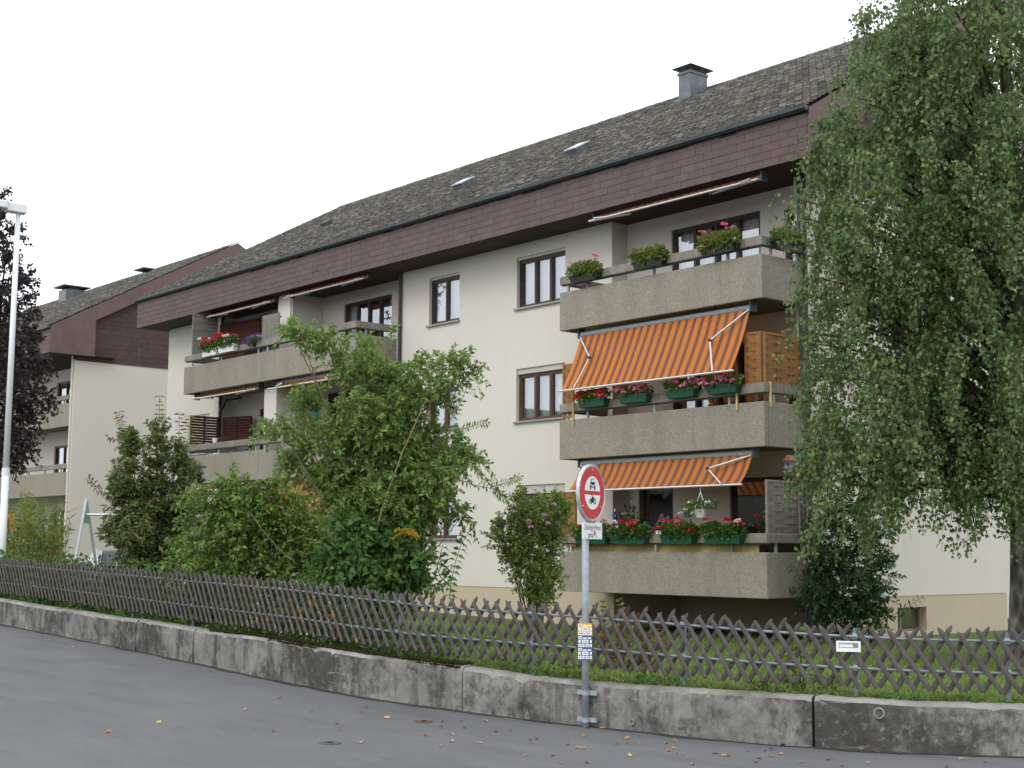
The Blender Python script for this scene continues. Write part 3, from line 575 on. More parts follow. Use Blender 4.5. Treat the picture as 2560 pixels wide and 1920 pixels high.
roofhatch(-8.40, -8.02, 2.95, 3.38, .13); roofhatch(-12.95, -12.55, 3.0, 3.42, .13)
MB().obox((-20.8, 4.0, roofz(4.0)+.1), (1, 0, 0), unit(np.array([0, 1, SLOPE])), unit(np.array([0, -SLOPE, 1])), .3, .3, .16).build('roof_vent', 'zincdark', ROOF)
for xx in np.arange(XL+1, XR, 1.9): pass
# ---- eaves: soffit, fascia with shingles, gutter
MB().box(XL+.02, XR-.02, YF+.04, 1.82, SO, SO+.05).build('soffit', 'soffit', BLD)
FB = MB().box(XL+.03, XR-.03, YF+.012, YF+.05, SO-.015, ZF-.02).build('fascia', 'soffit', BLD)
MB().prism([(XL-.015, YF+.02, SO), (XL-.015, 2.2, SO), (XL-.015, 2.2, roofz(2.2)-.01), (XL-.015, YF+.02, ZF-.01)], (.04, 0, 0)).build('eaves_end_board', 'board', BLD)
MB().prism([(XL-.015, 2.203, roofz(2.2)-.5), (XL-.015, 2.203, roofz(2.2)-.01), (XL-.015, YR, ZR-.01), (XL-.015, YR, ZR-.5)], (.04, 0, 0)).build('verge_board', 'board', BLD)
MB().prism([(-25.9, 1.31, 9.1), (-25.9, 15.0, 9.1), (-25.9, 15.0, roofz(15.0)-.2), (-25.9, YR, ZR-.2), (-25.9, 1.31, roofz(1.31)-.2)], (.1, 0, 0)).build('gable_cladding', 'board', BLD)
def shingles(parent, mat, x0, x1, z0, z1, Y, rowh, w, limit, name='shingle', key=None, ax='x', keep=None, other=None):
    """rows of lapped shingles on a vertical plane; ax 'x': plane Y=const facing -Y, ax 'y': plane X=const facing +X"""
    n = max(1, round((z1-z0)/rowh)); rh = (z1-z0)/n; items = []
    for i in range(n):
        x = x0-(w/2 if i % 2 else 0)
        while x < x1-.01:
            a, b = max(x0, x), min(x1, x+w)
            if b-a > .02 and (keep is None or keep((a+b)/2, z0+rh*(i+.5))): items.append((a, b, z0+rh*i))
            x += w
    key = key or (lambda t: -t[0]); items.sort(key=key); cache = {}; rest = MB()
    def geo(a, b, z, mb, o=(0, 0)):
        g = .004; zt = z+rh*1.06; pr = .016; bk = .002
        P = [(a+g, pr, z), (b-g, pr, z), (b-g, bk+.006, zt), (a+g, bk+.006, zt), (a+g, bk, z), (b-g, bk, z)]
        if ax == 'x': V = [(p, Y-q, r) for p, q, r in P]; F = [(0, 1, 2, 3), (4, 5, 1, 0), (0, 3, 4), (1, 5, 2)]
        else: V = [(Y+q, p, r) for p, q, r in P]; F = [(0, 1, 2, 3), (4, 5, 1, 0), (0, 3, 4), (1, 5, 2)]
        mb.add(V, F)
    for k, (a, b, z) in enumerate(items):
        if k < limit:
            key2 = round(b-a, 3)
            if key2 not in cache:
                mb = MB(); a0 = 0; g0 = Y; geo(0, b-a, 0, mb); cache[key2] = mb.mesh('shingle'); cache[key2].materials.append(M[mat])
            o = bpy.data.objects.new(name, cache[key2]); COL.objects.link(o); jit = random.uniform(-.002, .002)
            o.location = (a, jit, z) if ax == 'x' else (jit, a, z); o.parent = parent; o.matrix_parent_inverse = worldloc(parent).inverted()
        else: geo(a, b, z, rest)
    if rest.v: rest.build(name+'_rows', mat, parent, kind='stuff')
shingles(FB, 'shingle', XL+.03, XR-.02, SO-.01, ZF-.05, YF+.012, .155, .415, 300)
gt = MB()
pr = [(YF-.02, ZF+.0), (YF-.02, ZF-.06), (YF-.07, ZF-.105), (YF-.13, ZF-.06), (YF-.135, ZF+.0)]
for (a, b), (c, d) in zip(pr, pr[1:]): gt.quad((XL, a, b), (XR+.02, a, b), (XR+.02, c, d), (XL, c, d))
gt.add([(XL, a, b) for a, b in pr], [(0, 1, 2, 3, 4)]); gt.add([(XR+.02, a, b) for a, b in pr], [(4, 3, 2, 1, 0)]); gt.build('gutter', 'zincdark', BLD)
# right verge: smooth boxed eave end, sloping verge board, shingled gable, louvred attic opening
MB().box(.05, XR, YF+.06, 2.0, SO-.01, SO+.04).build('soffit', 'soffit', BLD)
vb = MB(); X0, X1 = XR-.04, XR+.015
zt = lambda y: roofz(y)-.005
vb.prism([(X0, YF+.01, SO-.01), (X0, 2.0, SO-.01), (X0, 2.0, zt(2.0)), (X0, YF+.01, ZF-.03)], (X1-X0, 0, 0)); vb.build('eaves_end_board', 'board', BLD)
vb = MB().prism([(X0, 2.003, zt(2.003)-.62), (X0, 2.003, zt(2.003)), (X0, YR, ZR-.03), (X0, YR, ZR-.65)], (X1-X0, 0, 0)).build('verge_board', 'board', BLD)
MB().prism([(.03, 2.0, SO), (.03, 2.0, zt(2)-.62), (.03, YR, ZR-.66), (.03, YR, ZR-.60), (.03, 2.0, zt(2)-.55)], (XR-.08, 0, 0)).build('verge_soffit', 'soffit', BLD)
MB().prism([(-3.0, YR, 9.1), (-3.0, 15.2, 9.1), (-3.0, 15.2, roofz(15.2)-.17), (-3.0, YR, ZR-.17)], (.12, 0, 0)).build('gable_cladding', 'board', BLD); MB().prism([(-2.9, YR-.02, 9.1), (-.12, YR-.02, 9.1), (-.12, YR-.02, ZR-.18), (-2.9, YR-.02, ZR-.18)], (0, .03, 0)).build('gable_cladding', 'board', BLD)
gc = MB().prism([(-.1, 1.3, 9.10), (-.1, 8.2, 9.10), (-.1, 8.2, ZR-.2), (-.1, 2.0, zt(2.0)-.2)], (.11, 0, 0)).build('gable_cladding', 'soffit', BLD)
shingles(gc, 'shingle', 1.3, 8.2, 9.0, 13.9, .012, .155, .415, 0, ax='y', keep=lambda y, z: z < roofz(y)-.5 and not (5.0 < y < 7.6 and 10.2 < z < 11.7))
lv = MB().box(.02, .06, 4.98, 5.05, 10.2, 11.7).box(.02, .06, 7.55, 7.62, 10.2, 11.7).box(.02, .06, 5.05, 7.55, 11.63, 11.7).box(.02, .06, 5.05, 7.55, 10.2, 10.27).build('attic_louvre', 'whiteframe', BLD)
z = 10.3
while z < 11.6: MB().obox((.03, 6.3, z+.04), (0, 1, 0), (.77, 0, -.64), (.64, 0, .77), 2.48, .012, .09).build('slat', 'whiteframe', lv); z += .12
# downpipes
def pipe(pts, r=.045, mat='pipe', clips=()):
    o = MB().tube(pts, r, 10).build('downpipe', mat, BLD, smooth=False)
    for z in clips: MB().lathe((pts[0][0], pts[0][1], z), [(r+.012, -.02), (r+.012, .02)], 10).build('clip', mat, o)
pipe([(-12.97, 1.23, SO), (-12.97, 1.23, .2)], .045, 'pipe', (7.6, 6.4, 4.9, 3.6, 2.2))
pipe([(.06, 1.22, SO), (.06, 1.22, .2)], .045, 'pipe', (7.5, 6.2, 4.9, 3.6))
pipe([(-.06, 1.20, SO), (-.06, 1.20, .2)], .035, 'zincdark', (7.0, 5.5))
pipe([(-22.3, 1.22, SO), (-22.3, 1.22, .2)], .05, 'pipe', (6.3,)); MB().tube([(-22.3, 1.2, 5.95), (-22.0, 1.25, 6.35), (-21.5, 1.5, 6.42)], .04, 8).build('branch_pipe', 'pipe', BLD)
# ---- balconies
def balcony(x0, x1, ztop, right, posts, joint=None, depth=1.3):
    zb = ztop-.83; T = .12
    sl = MB().box(x0+T, x1-T, T+.002, depth+.44, zb+.06, zb+.22).build('balcony', 'rail', BLD)
    cuts = [x0]+([joint] if joint else [])+[x1]
    for a, b in zip(cuts, cuts[1:]):
        MB().box(a+(.006 if a != x0 else 0), b-(.006 if b != x1 else 0), 0, T, zb, ztop).build('parapet_panel', 'agg', sl, bevel=.012)
    MB().box(x1-T, x1-.003, T+.003, depth-.003, zb+.002, ztop-.002).build('side_panel', 'agg', sl, bevel=.012)
    if x0 < -6: MB().box(x0+.003, x0+T, T+.003, depth-.003, zb+.002, ztop-.002).build('side_panel', 'agg', sl, bevel=.012)
    else: MB().box(x0+.003, x0+T, T+.003, depth-.003, zb+.002, ztop-.002).build('side_panel', 'agg', sl, bevel=.012)
    r0, r1 = ztop+.165, ztop+.345
    for a, b in zip(cuts, cuts[1:]):
        MB().box(a+(.005 if a != x0 else 0), b-(.005 if b != x1 else 0), .0, .14, r0, r1).build('rail', 'rail', sl, bevel=.012)
    MB().box(x1-.14, x1-.003, .143, depth-.003, r0+.002, r1-.002).build('rail', 'rail', sl, bevel=.012)
    MB().box(x0+.003, x0+.14, .143, depth-.003, r0+.002, r1-.002).build('rail', 'rail', sl, bevel=.012)
    MB().box(x0+.03, x1-.03, .035, .105, r0-.022, r0-.002).build('rail_bracket', 'zincdark', sl)
    for p in posts: MB().box(p-.025, p+.025, .05, .09, ztop-.1, r0-.02).build('post', 'galv', sl)
    for y in (.35, depth-.15): MB().box(x1-.09, x1-.05, y-.025, y+.025, ztop-.1, r0-.0).build('post', 'galv', sl)
    return sl
for z in FLOORS:
    balcony(-5.5, 0, z, True, (-5.3, -4.7, -2.79, -.87))
    balcony(-22.38, -13.17, z, True, (-22.0, -20.2, -18.1, -17.6, -15.4, -13.4), -17.85)
# posts of yellow wood clamped on the middle right balcony
for p in (-5.05, -.62): MB().box(p-.02, p+.02, -.035, -.008, 4.42, 4.92).build('batten', 'mat', BLD)
MB().box(-.018, .022, .17, .2, 4.45, 4.92).build('batten', 'mat', BLD)
# ------------------------------------------------------------------ neighbouring building on the left
NB = empty('neighbouring_building', (-40, 2.1, .7)); tag(NB, 'second cream apartment building with brown shingled gable behind the street lamp on the left', 'building')
GX, GY = -35.4, 2.12; NS = 9.20; NF = 10.22; NY = .95
def nz_(y): return NF+.552*(y-NY)
NYR = 8.9; NZR = nz_(NYR); NXR = -35.05; NXL = -58.
MB().box(GX-.25, GX, GY, 15.5, .3, 9.12).build('gable_wall', 'stucco2', NB)
FL2 = [7.40, 4.72, 2.04]
lh = []
for k, f in enumerate(FL2): lh += [(-37.6, -36.1, f-.55, f+1.3), (-40.6, -38.9, f-.55, f+1.3)]
wallpanel('wall', NXL, GX-.25, .3, NS, GY+1.5, lh, 'stucco2', .14, NB)
for k, f in enumerate(FL2):
    sl = MB().box(NXL, GX-.26, GY+.13, GY+1.5, f-.78, f-.62).build('balcony', 'rail', NB)
    for a, b in ((-39.0, GX-.255), (-43, -39.01), (-50, -43.01)): MB().box(a, b, GY+.004, GY+.12, f-.9, f).build('parapet_panel', 'agg', sl)
    MB().box(-50, GX-.255, GY+.004, GY+.13, f+.14, f+.32).build('rail', 'rail', sl)
    for p in (-36.4, -38, -39.6, -41.5): MB().box(p-.03, p+.03, GY+.04, GY+.09, f, f+.14).build('post', 'galv', sl)
    window(-37.6, -36.1, f-.55, f+1.3, GY+1.5, 2, NB, 'whiteframe' if k == 0 else 'frame', True, .14, False, blind=0 if k == 0 else .0)
    window(-40.6, -38.9, f-.55, f+1.3, GY+1.5, 2, NB, 'frame', False, .14, False)
    if k < 2:
        if k == 1: shutter(-37.55, -36.15, f-.2, f+1.25, GY+1.46, 'shutter', NB)
        shutter(-36.08, -35.72, f-.3, f+1.35, GY+1.46, 'whiteframe', NB)
MB().tube([(GX-.12, GY-.04, .4), (GX-.12, GY-.04, NS)], .045, 8).build('downpipe', 'stucco2', NB)
MB().box(NXL, NXR, NY+.04, GY+1.55, NS, NS+.05).build('soffit', 'soffit', NB)
t = .16
nr = MB().add([(NXL, NY, NF-.02), (NXR, NY, NF-.02), (NXR, NYR, NZR-.02), (NXL, NYR, NZR-.02), (NXL, NY, NF-t), (NXR, NY, NF-t), (NXR, NYR, NZR-t), (NXL, NYR, NZR-t)], [(0, 1, 2, 3), (7, 6, 5, 4), (0, 4, 5, 1), (1, 5, 6, 2), (3, 7, 4, 0)])
nr.add([(NXL, NYR, NZR-.02), (NXR, NYR, NZR-.02), (NXR, 2*NYR-NY, NF-.02), (NXL, 2*NYR-NY, NF-.02)], [(0, 1, 2, 3)]); NR = nr.build('roof', 'roofbase', NB)
tiles(NXL, NXR-.02, NY-.06, NF-.03, NYR, NZR, .16, .32, .024, NR)
nf = MB().box(NXL, NXR-.03, NY+.012, NY+.05, NS-.01, NF-.02).build('fascia', 'soffit', NB)
shingles(nf, 'shingle', -50, NXR-.02, NS-.01, NF-.05, NY+.012, .17, .42, 0)
MB().box(-58, NXR, NY-.13, NY-.02, NF-.1, NF-.0).build('gutter', 'zincdark', NB)
X0, X1 = NXR-.05, NXR+.02
MB().prism([(X0, NY+.01, NS-.01), (X0, 2.75, NS-.01), (X0, 2.75, nz_(2.75)-.0), (X0, NY+.01, NF-.0)], (X1-X0, 0, 0)).build('eaves_end_board', 'board', NB)
MB().prism([(X0, 2.753, nz_(2.753)-.60), (X0, 2.753, nz_(2.753)-.0), (X0, NYR, NZR-.0), (X0, NYR, NZR-.60)], (X1-X0, 0, 0)).build('verge_board', 'board', NB)
MB().prism([(X0, NYR, NZR-.60), (X0, NYR, NZR-.03), (X0, 2*NYR-2.75, nz_(2.75)-.03), (X0, 2*NYR-2.75, nz_(2.75)-.60)], (X1-X0, 0, 0)).build('verge_board', 'board', NB)
ncl = MB().prism([(GX-.12, GY, 9.05), (GX-.12, 15.5, 9.05), (GX-.12, 15.5, nz_(2.3)-.15), (GX-.12, NYR, NZR-.15), (GX-.12, GY, nz_(GY)-.15)], (.13, 0, 0)).build('gable_cladding', 'soffit', NB)
rz2 = lambda y: nz_(y) if y < NYR else NZR-.552*(y-NYR)
shingles(ncl, 'shingle2', GY, 15.4, 9.02, NZR-.3, GX+.012, .19, .46, 300, ax='y', keep=lambda y, z: z < rz2(y)-.45, key=lambda t: t[0]*1.+t[2]*.6)
aw = MB().box(GX+.012, GX+.05, 6.72, 7.4, 9.85, 10.75).build('attic_window', 'whiteframe', NB); MB().quad((GX+.053, 6.78, 9.93), (GX+.053, 7.34, 9.93), (GX+.053, 7.34, 10.7), (GX+.053, 6.78, 10.7)).build('pane', 'glass', aw)
def chim2(px, py, Yc, w, h):
    p = onY(px, py, Yc); z0 = nz_(Yc); c = MB().box(p[0]-w, p[0]+w, Yc-.5, Yc+.5, z0-.4, p[2]).build('chimney', 'zinc', NR)
    MB().box(p[0]-w-.18, p[0]+w+.18, Yc-.7, Yc+.7, p[2]+.13, p[2]+.19).build('chimney_cap', 'zincdark', c)
    for a in (-w+.05, w-.05): MB().box(p[0]+a-.02, p[0]+a+.02, Yc-.3, Yc+.3, p[2], p[2]+.13).build('cap_bracket', 'zincdark', c)
chim2(180, 728, 8.1, .45, 1.); chim2(381, 686, 8.7, .3, 1.)

# ------------------------------------------------------------------ house across the street (seen only as a reflection in the panes)
def opposite(cx, cy, hw_, eave, ridge, lab):
    OH = empty('opposite_house', (cx, cy, .9)); tag(OH, lab, 'house', 'houses across the street')
    q = MB().box(cx-hw_, cx+hw_, cy-5, cy+4.5, .3, eave); q.prism([(cx-hw_, cy-5, eave+.002), (cx+hw_, cy-5, eave+.002), (cx, cy-5, ridge-.25)], (0, 9.5, 0)); q.build('wall', 'room', OH)
    sl_ = (ridge-eave)/hw_
    for sg in (-1, 1): MB().prism([(cx, cy-5.6, ridge), (cx, cy-5.6, ridge-.2), (cx+sg*(hw_+.8), cy-5.6, ridge-.2-sl_*(hw_+.8)), (cx+sg*(hw_+.8), cy-5.6, ridge-sl_*(hw_+.8))], (0, 10.6, 0)).build('roof', 'tile', OH)
    for xx in (cx-3.1, cx, cx+3.1):
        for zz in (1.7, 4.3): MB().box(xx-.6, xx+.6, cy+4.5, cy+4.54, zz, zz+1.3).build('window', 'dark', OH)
    MB().box(cx+1.3, cx+1.8, cy-2, cy-1.4, ridge-2, ridge+.8).build('chimney', 'rail', OH)
opposite(-37.5, -29, 5., 5.4, 9.1, 'gabled house across the street, mirrored in the middle storey window panes')
opposite(-22.5, -29.5, 5.4, 4.9, 8.3, 'lower gabled house across the street, added out of view to darken the ground floor panes')  # added unseen house, so the ground floor panes mirror something darker than sky
# ------------------------------------------------------------------ awnings
def awning(name, label, x0, x1, yr, zr, yb, zb, open_, mat='awning', arm=.0, nx=60):
    o = empty(name, ((x0+x1)/2, yr, zr)); tag(o, label, 'awning', 'striped balcony awnings')
    MB().tube([(x0-.02, yr+.03, zr+.03), (x1+.02, yr+.03, zr+.03)], .055 if open_ else .05, 10).build('roller', mat if not open_ else 'galv', o)
    for x in (x0-.05, x1+.03): MB().box(x, x+.035, yr-.06, yr+.12, zr-.06, zr+.20).build('bracket', 'zincdark', o)
    V = []; F = []; ny = 10 if open_ else 3
    for j in range(ny+1):
        t = j/ny
        for i in range(nx+1):
            s = i/nx; x = x0+(x1-x0)*s; y = yr+(yb-yr)*t; z = zr+(zb-zr)*t
            sag = math.sin(math.pi*t)*(.05+.03*math.sin(s*7+1))+.010*math.sin(s*41)*t+.008*math.sin(s*23+2*t) if open_ else 0
            V.append((x, y+.3*sag, z-sag*.5))
    F = [(j*(nx+1)+i, j*(nx+1)+i+1, (j+1)*(nx+1)+i+1, (j+1)*(nx+1)+i) for j in range(ny) for i in range(nx)]
    npmesh('canvas', V, F, mat, o)
    MB().tube([(x0-.06, yb, zb), (x1+.05, yb, zb)], .022, 8).build('front_bar', 'alu', o)
    for sx, x in ((1, x0), (-1, x1)):
        A = np.array([x, yr-.03, zr-.02]); B = np.array([x+sx*.42 if open_ else x+sx*.12, yb-.03, zb+.03])
        if open_: E_ = (A+B)/2+np.array([sx*arm, -.06, .04])
        else: E_ = A+np.array([sx*1.15, -.05, -.07])
        MB().tube([A, E_], .02, 6).build('arm', 'alu', o); MB().tube([E_+np.array([0, -.012, -.01]), B], .017, 6).build('arm', 'alu', o)
        MB().lathe(E_-np.array([0, .02, 0]), [(.03, -.03), (.03, .03)], 8, (0, 1, 0), (1, 0, 0)).build('elbow', 'zincdark', o)
    return o
awning('striped_awning', 'open orange striped awning hanging steeply below the top right balcony', -5.0, -.42, .16, 6.33, -.42, 5.11, True, arm=.45)
awning('striped_awning', 'short faded orange striped awning above the red geraniums behind the round sign', -5.0, -.42, .16, 3.60, -.22, 3.03, True, 'awning2', .62)
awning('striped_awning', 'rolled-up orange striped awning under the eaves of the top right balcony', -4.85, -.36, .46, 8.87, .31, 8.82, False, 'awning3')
awning('striped_awning', 'rolled-up faded awning above the white flower boxes of the top left balcony', -21.8, -18.2, .62, 8.90, .44, 8.84, False, 'awning2')
awning('striped_awning', 'rolled-up striped awning right of the white party wall on the top left balcony', -17.3, -13.55, .62, 8.92, .42, 8.84, False)
awning('striped_awning', 'rolled-up pale awning above the dark red slatted screen, middle left balcony', -21.9, -18.25, .2, 6.34, .06, 6.29, False, 'awning2')
awning('striped_awning', 'partly lowered orange striped awning right of the party wall, middle left balcony', -17.35, -13.95, .25, 6.38, -.02, 6.22, True, 'awning', .5)
awning('striped_awning', 'partly lowered orange striped awning of the ground floor left, mostly behind shrubs', -21.7, -18.2, .25, 3.68, -.05, 3.50, True, 'awning', .5)
awning('striped_awning', 'steeply lowered orange awning glimpsed through the big shrub, ground floor left', -17.3, -13.9, .25, 3.68, -.45, 2.3, True, 'awning', .3)

# ------------------------------------------------------------------ flower boxes
def foliage_blob(c, rad, n, L, Wd, up=.5):
    q = unit(RNG.normal(size=(n, 3)))*(RNG.uniform(.25, 1, (n, 1))**.5)*np.array(rad); P = np.array(c)+q; D = unit(q+np.array([0, 0, up*max(rad)])+RNG.normal(size=(n, 3))*.3*max(rad)); return leaves(P, D, RNG.uniform(.7, 1.2, n)*L, RNG.uniform(.7, 1.2, n)*Wd)
def blooms(centers, r, mat, parent, name='blossoms'):
    Vs = []; Fs = []; o = 0
    for c in centers:
        n = 26; q = unit(RNG.normal(size=(n, 3))); q[:, 2] = np.abs(q[:, 2])*.8-.2; P = np.array(c)+q*r*RNG.uniform(.5, 1, (n, 1))*np.array([1, 1, .7]); D = unit(q+RNG.normal(size=(n, 3))*.5); V, F = leaves(P, D, r*.75, r*.75, .1)
        Vs.append(V); Fs.append(F+o); o += len(V)
    return npmesh(name, np.concatenate(Vs), np.concatenate(Fs), mat, parent)
def flowerbox(label, x0, x1, y, z, boxm, fm, nb, group, fm2=None, n2=0, lush=1., axis='x', leaf='shrubleaf', spread=.17, size=.052, h=.15, fw=0.):
    """trough from x0 to x1 with its top at z; axis 'y' turns it onto the side rail"""
    o = empty('flower_box', ((x0+x1)/2, y, z-.15) if axis == 'x' else (y, (x0+x1)/2, z-.15)); tag(o, label, 'flower box', group)
    tr = (lambda a, b, c: (a, b, c)) if axis == 'x' else (lambda a, b, c: (y+.0+(b-y)*-1, a, c))
    hw = .085; mb = MB(); pts = [(x0+.03, y-hw+.02, z-h), (x1-.03, y-hw+.02, z-h), (x1-.03, y+hw-.02, z-h), (x0+.03, y+hw-.02, z-h), (x0, y-hw, z), (x1, y-hw, z), (x1, y+hw, z), (x0, y+hw, z)]
    mb.add([tr(*p) for p in pts], [(0, 3, 2, 1), (0, 1, 5, 4), (1, 2, 6, 5), (2, 3, 7, 6), (3, 0, 4, 7), (4, 5, 6, 7)]); b = mb.build('trough', boxm, o)
    rim = MB()
    for (a, c), (d, e) in (((x0-.008, y-hw-.008), (x1+.008, y-hw+.008)), ((x0-.008, y+hw-.008), (x1+.008, y+hw+.008))):
        P = [(a, c, z-.02), (d, c, z-.02), (d, e, z-.02), (a, e, z-.02), (a, c, z+.008), (d, c, z+.008), (d, e, z+.008), (a, e, z+.008)]; rim.add([tr(*p) for p in P], [(0, 3, 2, 1), (4, 5, 6, 7), (0, 1, 5, 4), (1, 2, 6, 5), (2, 3, 7, 6), (3, 0, 4, 7)])
    rim.build('rim', boxm, b)
    Vs = []; Fs = []; k = 0; N_ = int((x1-x0)/.11)+2
    for i in range(N_):
        t = x0+(x1-x0)*(i+.5)/N_; V, F = foliage_blob(tr(t, y-.03, z+.05+random.uniform(0, .06)*lush), (.12, .13, .12*lush), int(90*lush), .065, .06); Vs.append(V); Fs.append(F+k); k += len(V)
    npmesh('foliage', np.concatenate(Vs), np.concatenate(Fs), leaf, o)
    def cs(n): return [tr(random.uniform(x0-.04, x1+.04), y-.07-fw+random.uniform(-.1, .08), z+.06-fw*.6+random.uniform(.0, spread)) for _ in range(n)]
    if nb: blooms(cs(nb), size, fm, o)
    if fm2: blooms(cs(n2), size, fm2, o)
    return o
gA, gB, gC = 'pink flower boxes on the middle right balcony', 'red geranium boxes on the ground floor right balcony', 'flower boxes on the top right balcony'
flowerbox('black box of sparse coral flowers at the left end of the top right balcony rail', -5.0, -4.2, -.1, 7.56, 'boxblack', 'fsalmon', 9, gC, 'fmauve', 2, 1.25, leaf='yellowleaf', spread=.3, size=.032)
flowerbox('black box of coral and pink flowers in the middle of the top right balcony rail', -3.15, -2.35, -.1, 7.58, 'boxblack', 'fsalmon', 9, gC, 'fpink', 2, 1.25, leaf='yellowleaf', spread=.3, size=.034)
flowerbox('lush box of pink and red flowers near the corner of the top right balcony', -1.35, -.5, -.1, 7.56, 'boxblack', 'fsalmon', 12, gC, 'fpink', 5, 1.45, leaf='yellowleaf', spread=.33, size=.042)
flowerbox('black flower box on the side rail of the top right balcony beside the birch', .25, .95, .1, 7.58, 'boxblack', 'fsalmon', 7, gC, None, 0, 1.2, 'y', leaf='yellowleaf', spread=.26, size=.034)
for i, (a, b) in enumerate(((-4.74, -3.97), (-3.55, -2.79), (-2.27, -1.55), (-1.24, -.50))):
    flowerbox(('green box of red and pink geraniums, leftmost on the middle right balcony', 'green box of pink geraniums, second from the left on the middle right balcony', 'green box of pink geraniums, third from the left on the middle right balcony', 'green box of pink geraniums nearest the honey-brown wooden screen, middle right balcony')[i],
              a, b, -.1, 4.90, 'boxgreen', 'fred' if i == 0 else 'fpink', (9, 14, 13, 13)[i], gA, 'fpink' if i == 0 else None, 6, .8, spread=.15, leaf='shrubleaf', size=.062, fw=.06)
for i, (a, b) in enumerate(((-4.84, -3.95), (-3.77, -2.87), (-2.44, -1.64), (-1.34, -.47))):
    flowerbox(('green box of red geraniums half hidden behind the sign post, ground floor balcony', 'green box of red and white geraniums, second from the left, ground floor balcony', 'green box of red and white geraniums, third from the left, ground floor balcony', 'green box of red geraniums nearest the grey woven screen, ground floor balcony')[i],
              a, b, -.1, 2.10, 'boxgreen', 'fred', (9, 9, 11, 12)[i], gB, 'fwhite', (0, 4, 3, 2)[i] or 1, 1.15, spread=.28, size=.055, leaf='deepleaf')
gD = 'white flower boxes on the top left balcony'
flowerbox('white box of red and pale geraniums, left one of two on the top left balcony', -20.98, -20.12, -.1, 7.66, 'boxwhite', 'fred', 14, gD, 'fwhite', 3, 1.3, spread=.3, size=.06, leaf='deepleaf', h=.2)
flowerbox('white box of red and pale geraniums, right one of two on the top left balcony', -20.0, -19.1, -.1, 7.67, 'boxwhite', 'fred', 14, gD, 'fwhite', 4, 1.3, spread=.3, size=.06, leaf='deepleaf', h=.2)
vb_ = empty('trailing_plant', (-18.2, -.05, 7.6)); tag(vb_, 'trailing violet flowers on the rail of the top left balcony', 'plant')
V, F = foliage_blob((-18.2, -.06, 7.66), (.35, .14, .12), 150, .06, .05); npmesh('foliage', V, F, 'deepleaf', vb_); blooms([(-18.2+random.uniform(-.35, .35), -.1+random.uniform(-.08, .06), 7.66+random.uniform(-.12, .16)) for _ in range(14)], .055, 'fpurple', vb_)
MB().lathe((-18.2, -.02, 7.5), [(.07, 0), (.11, .17), (.12, .18)], 12).build('pot', 'boxblack', vb_)
# hanging basket
hb = empty('hanging_basket', (-1.40, -.2, 2.46)); tag(hb, 'white hanging basket with trailing white flowers under the lower awning', 'hanging basket')
MB().lathe((-1.37, -.2, 2.44), [(.09, 0), (.135, .15), (.145, .16)], 14).build('pot', 'boxwhite', hb)
for a in range(3): t = a*2.1; MB().tube([(-1.37+.13*math.cos(t), -.2+.13*math.sin(t), 2.6), (-1.385, -.2, 2.92), (-1.385, -.2, 3.02)], .006, 5).build('cord', 'boxwhite', hb)
Vs = []; Fs = []; k = 0
for c, rr, n in (((-1.40, -.22, 2.66), (.2, .2, .13), 240), ((-1.62, -.22, 2.60), (.2, .12, .1), 120), ((-1.72, -.2, 2.42), (.07, .07, .2), 70), ((-1.15, -.2, 2.68), (.2, .12, .1), 90)):
    V, F = foliage_blob(c, rr, n, .06, .035, .2); Vs.append(V); Fs.append(F+k); k += len(V)
npmesh('foliage', np.concatenate(Vs), np.concatenate(Fs), 'deepleaf', hb); blooms([(-1.82, -.28, 2.53), (-1.68, -.3, 2.60), (-1.42, -.36, 2.52), (-1.12, -.3, 2.72), (-1.55, -.3, 2.72)], .045, 'fwhite', hb)
# standing red rose by the dark door, plant behind the sign
def potplant(name, label, p, h, mat, fm, nf, rad=.2, n=260):
    o = empty(name, p); tag(o, label, 'plant'); MB().lathe(p, [(.10, 0), (.14, .22), (.15, .23)], 12).build('pot', 'plinth', o)
    V, F = foliage_blob((p[0], p[1], p[2]+.25+h*.5), (rad, rad, h*.5), n, .07, .045); npmesh('foliage', V, F, mat, o)
    sm = MB()
    for i in range(5): sm.tube([(p[0], p[1], p[2]+.2), (p[0]+random.uniform(-.5, .5)*rad, p[1]+random.uniform(-.5, .5)*rad, p[2]+.2+h*random.uniform(.6, 1))], .008, 4)
    sm.build('stems', 'twig', o)
    if nf: blooms([(p[0]+random.uniform(-1, 1)*rad, p[1]-rad*.6, p[2]+.25+h*random.uniform(.55, 1.02)) for _ in range(nf)], .05, fm, o)
potplant('potted_rose', 'dark leafy potted rose with two red blooms beside the grey woven screen', (-.30, .45, 1.2), 1.3, 'darkleaf', 'fred', 3, .2, 300)
potplant('potted_shrub', 'dark potted plant with tiny white flowers behind the round sign on the ground floor balcony', (-4.1, .7, 1.2), 1.35, 'darkleaf', 'fwhite', 5, .38, 420)

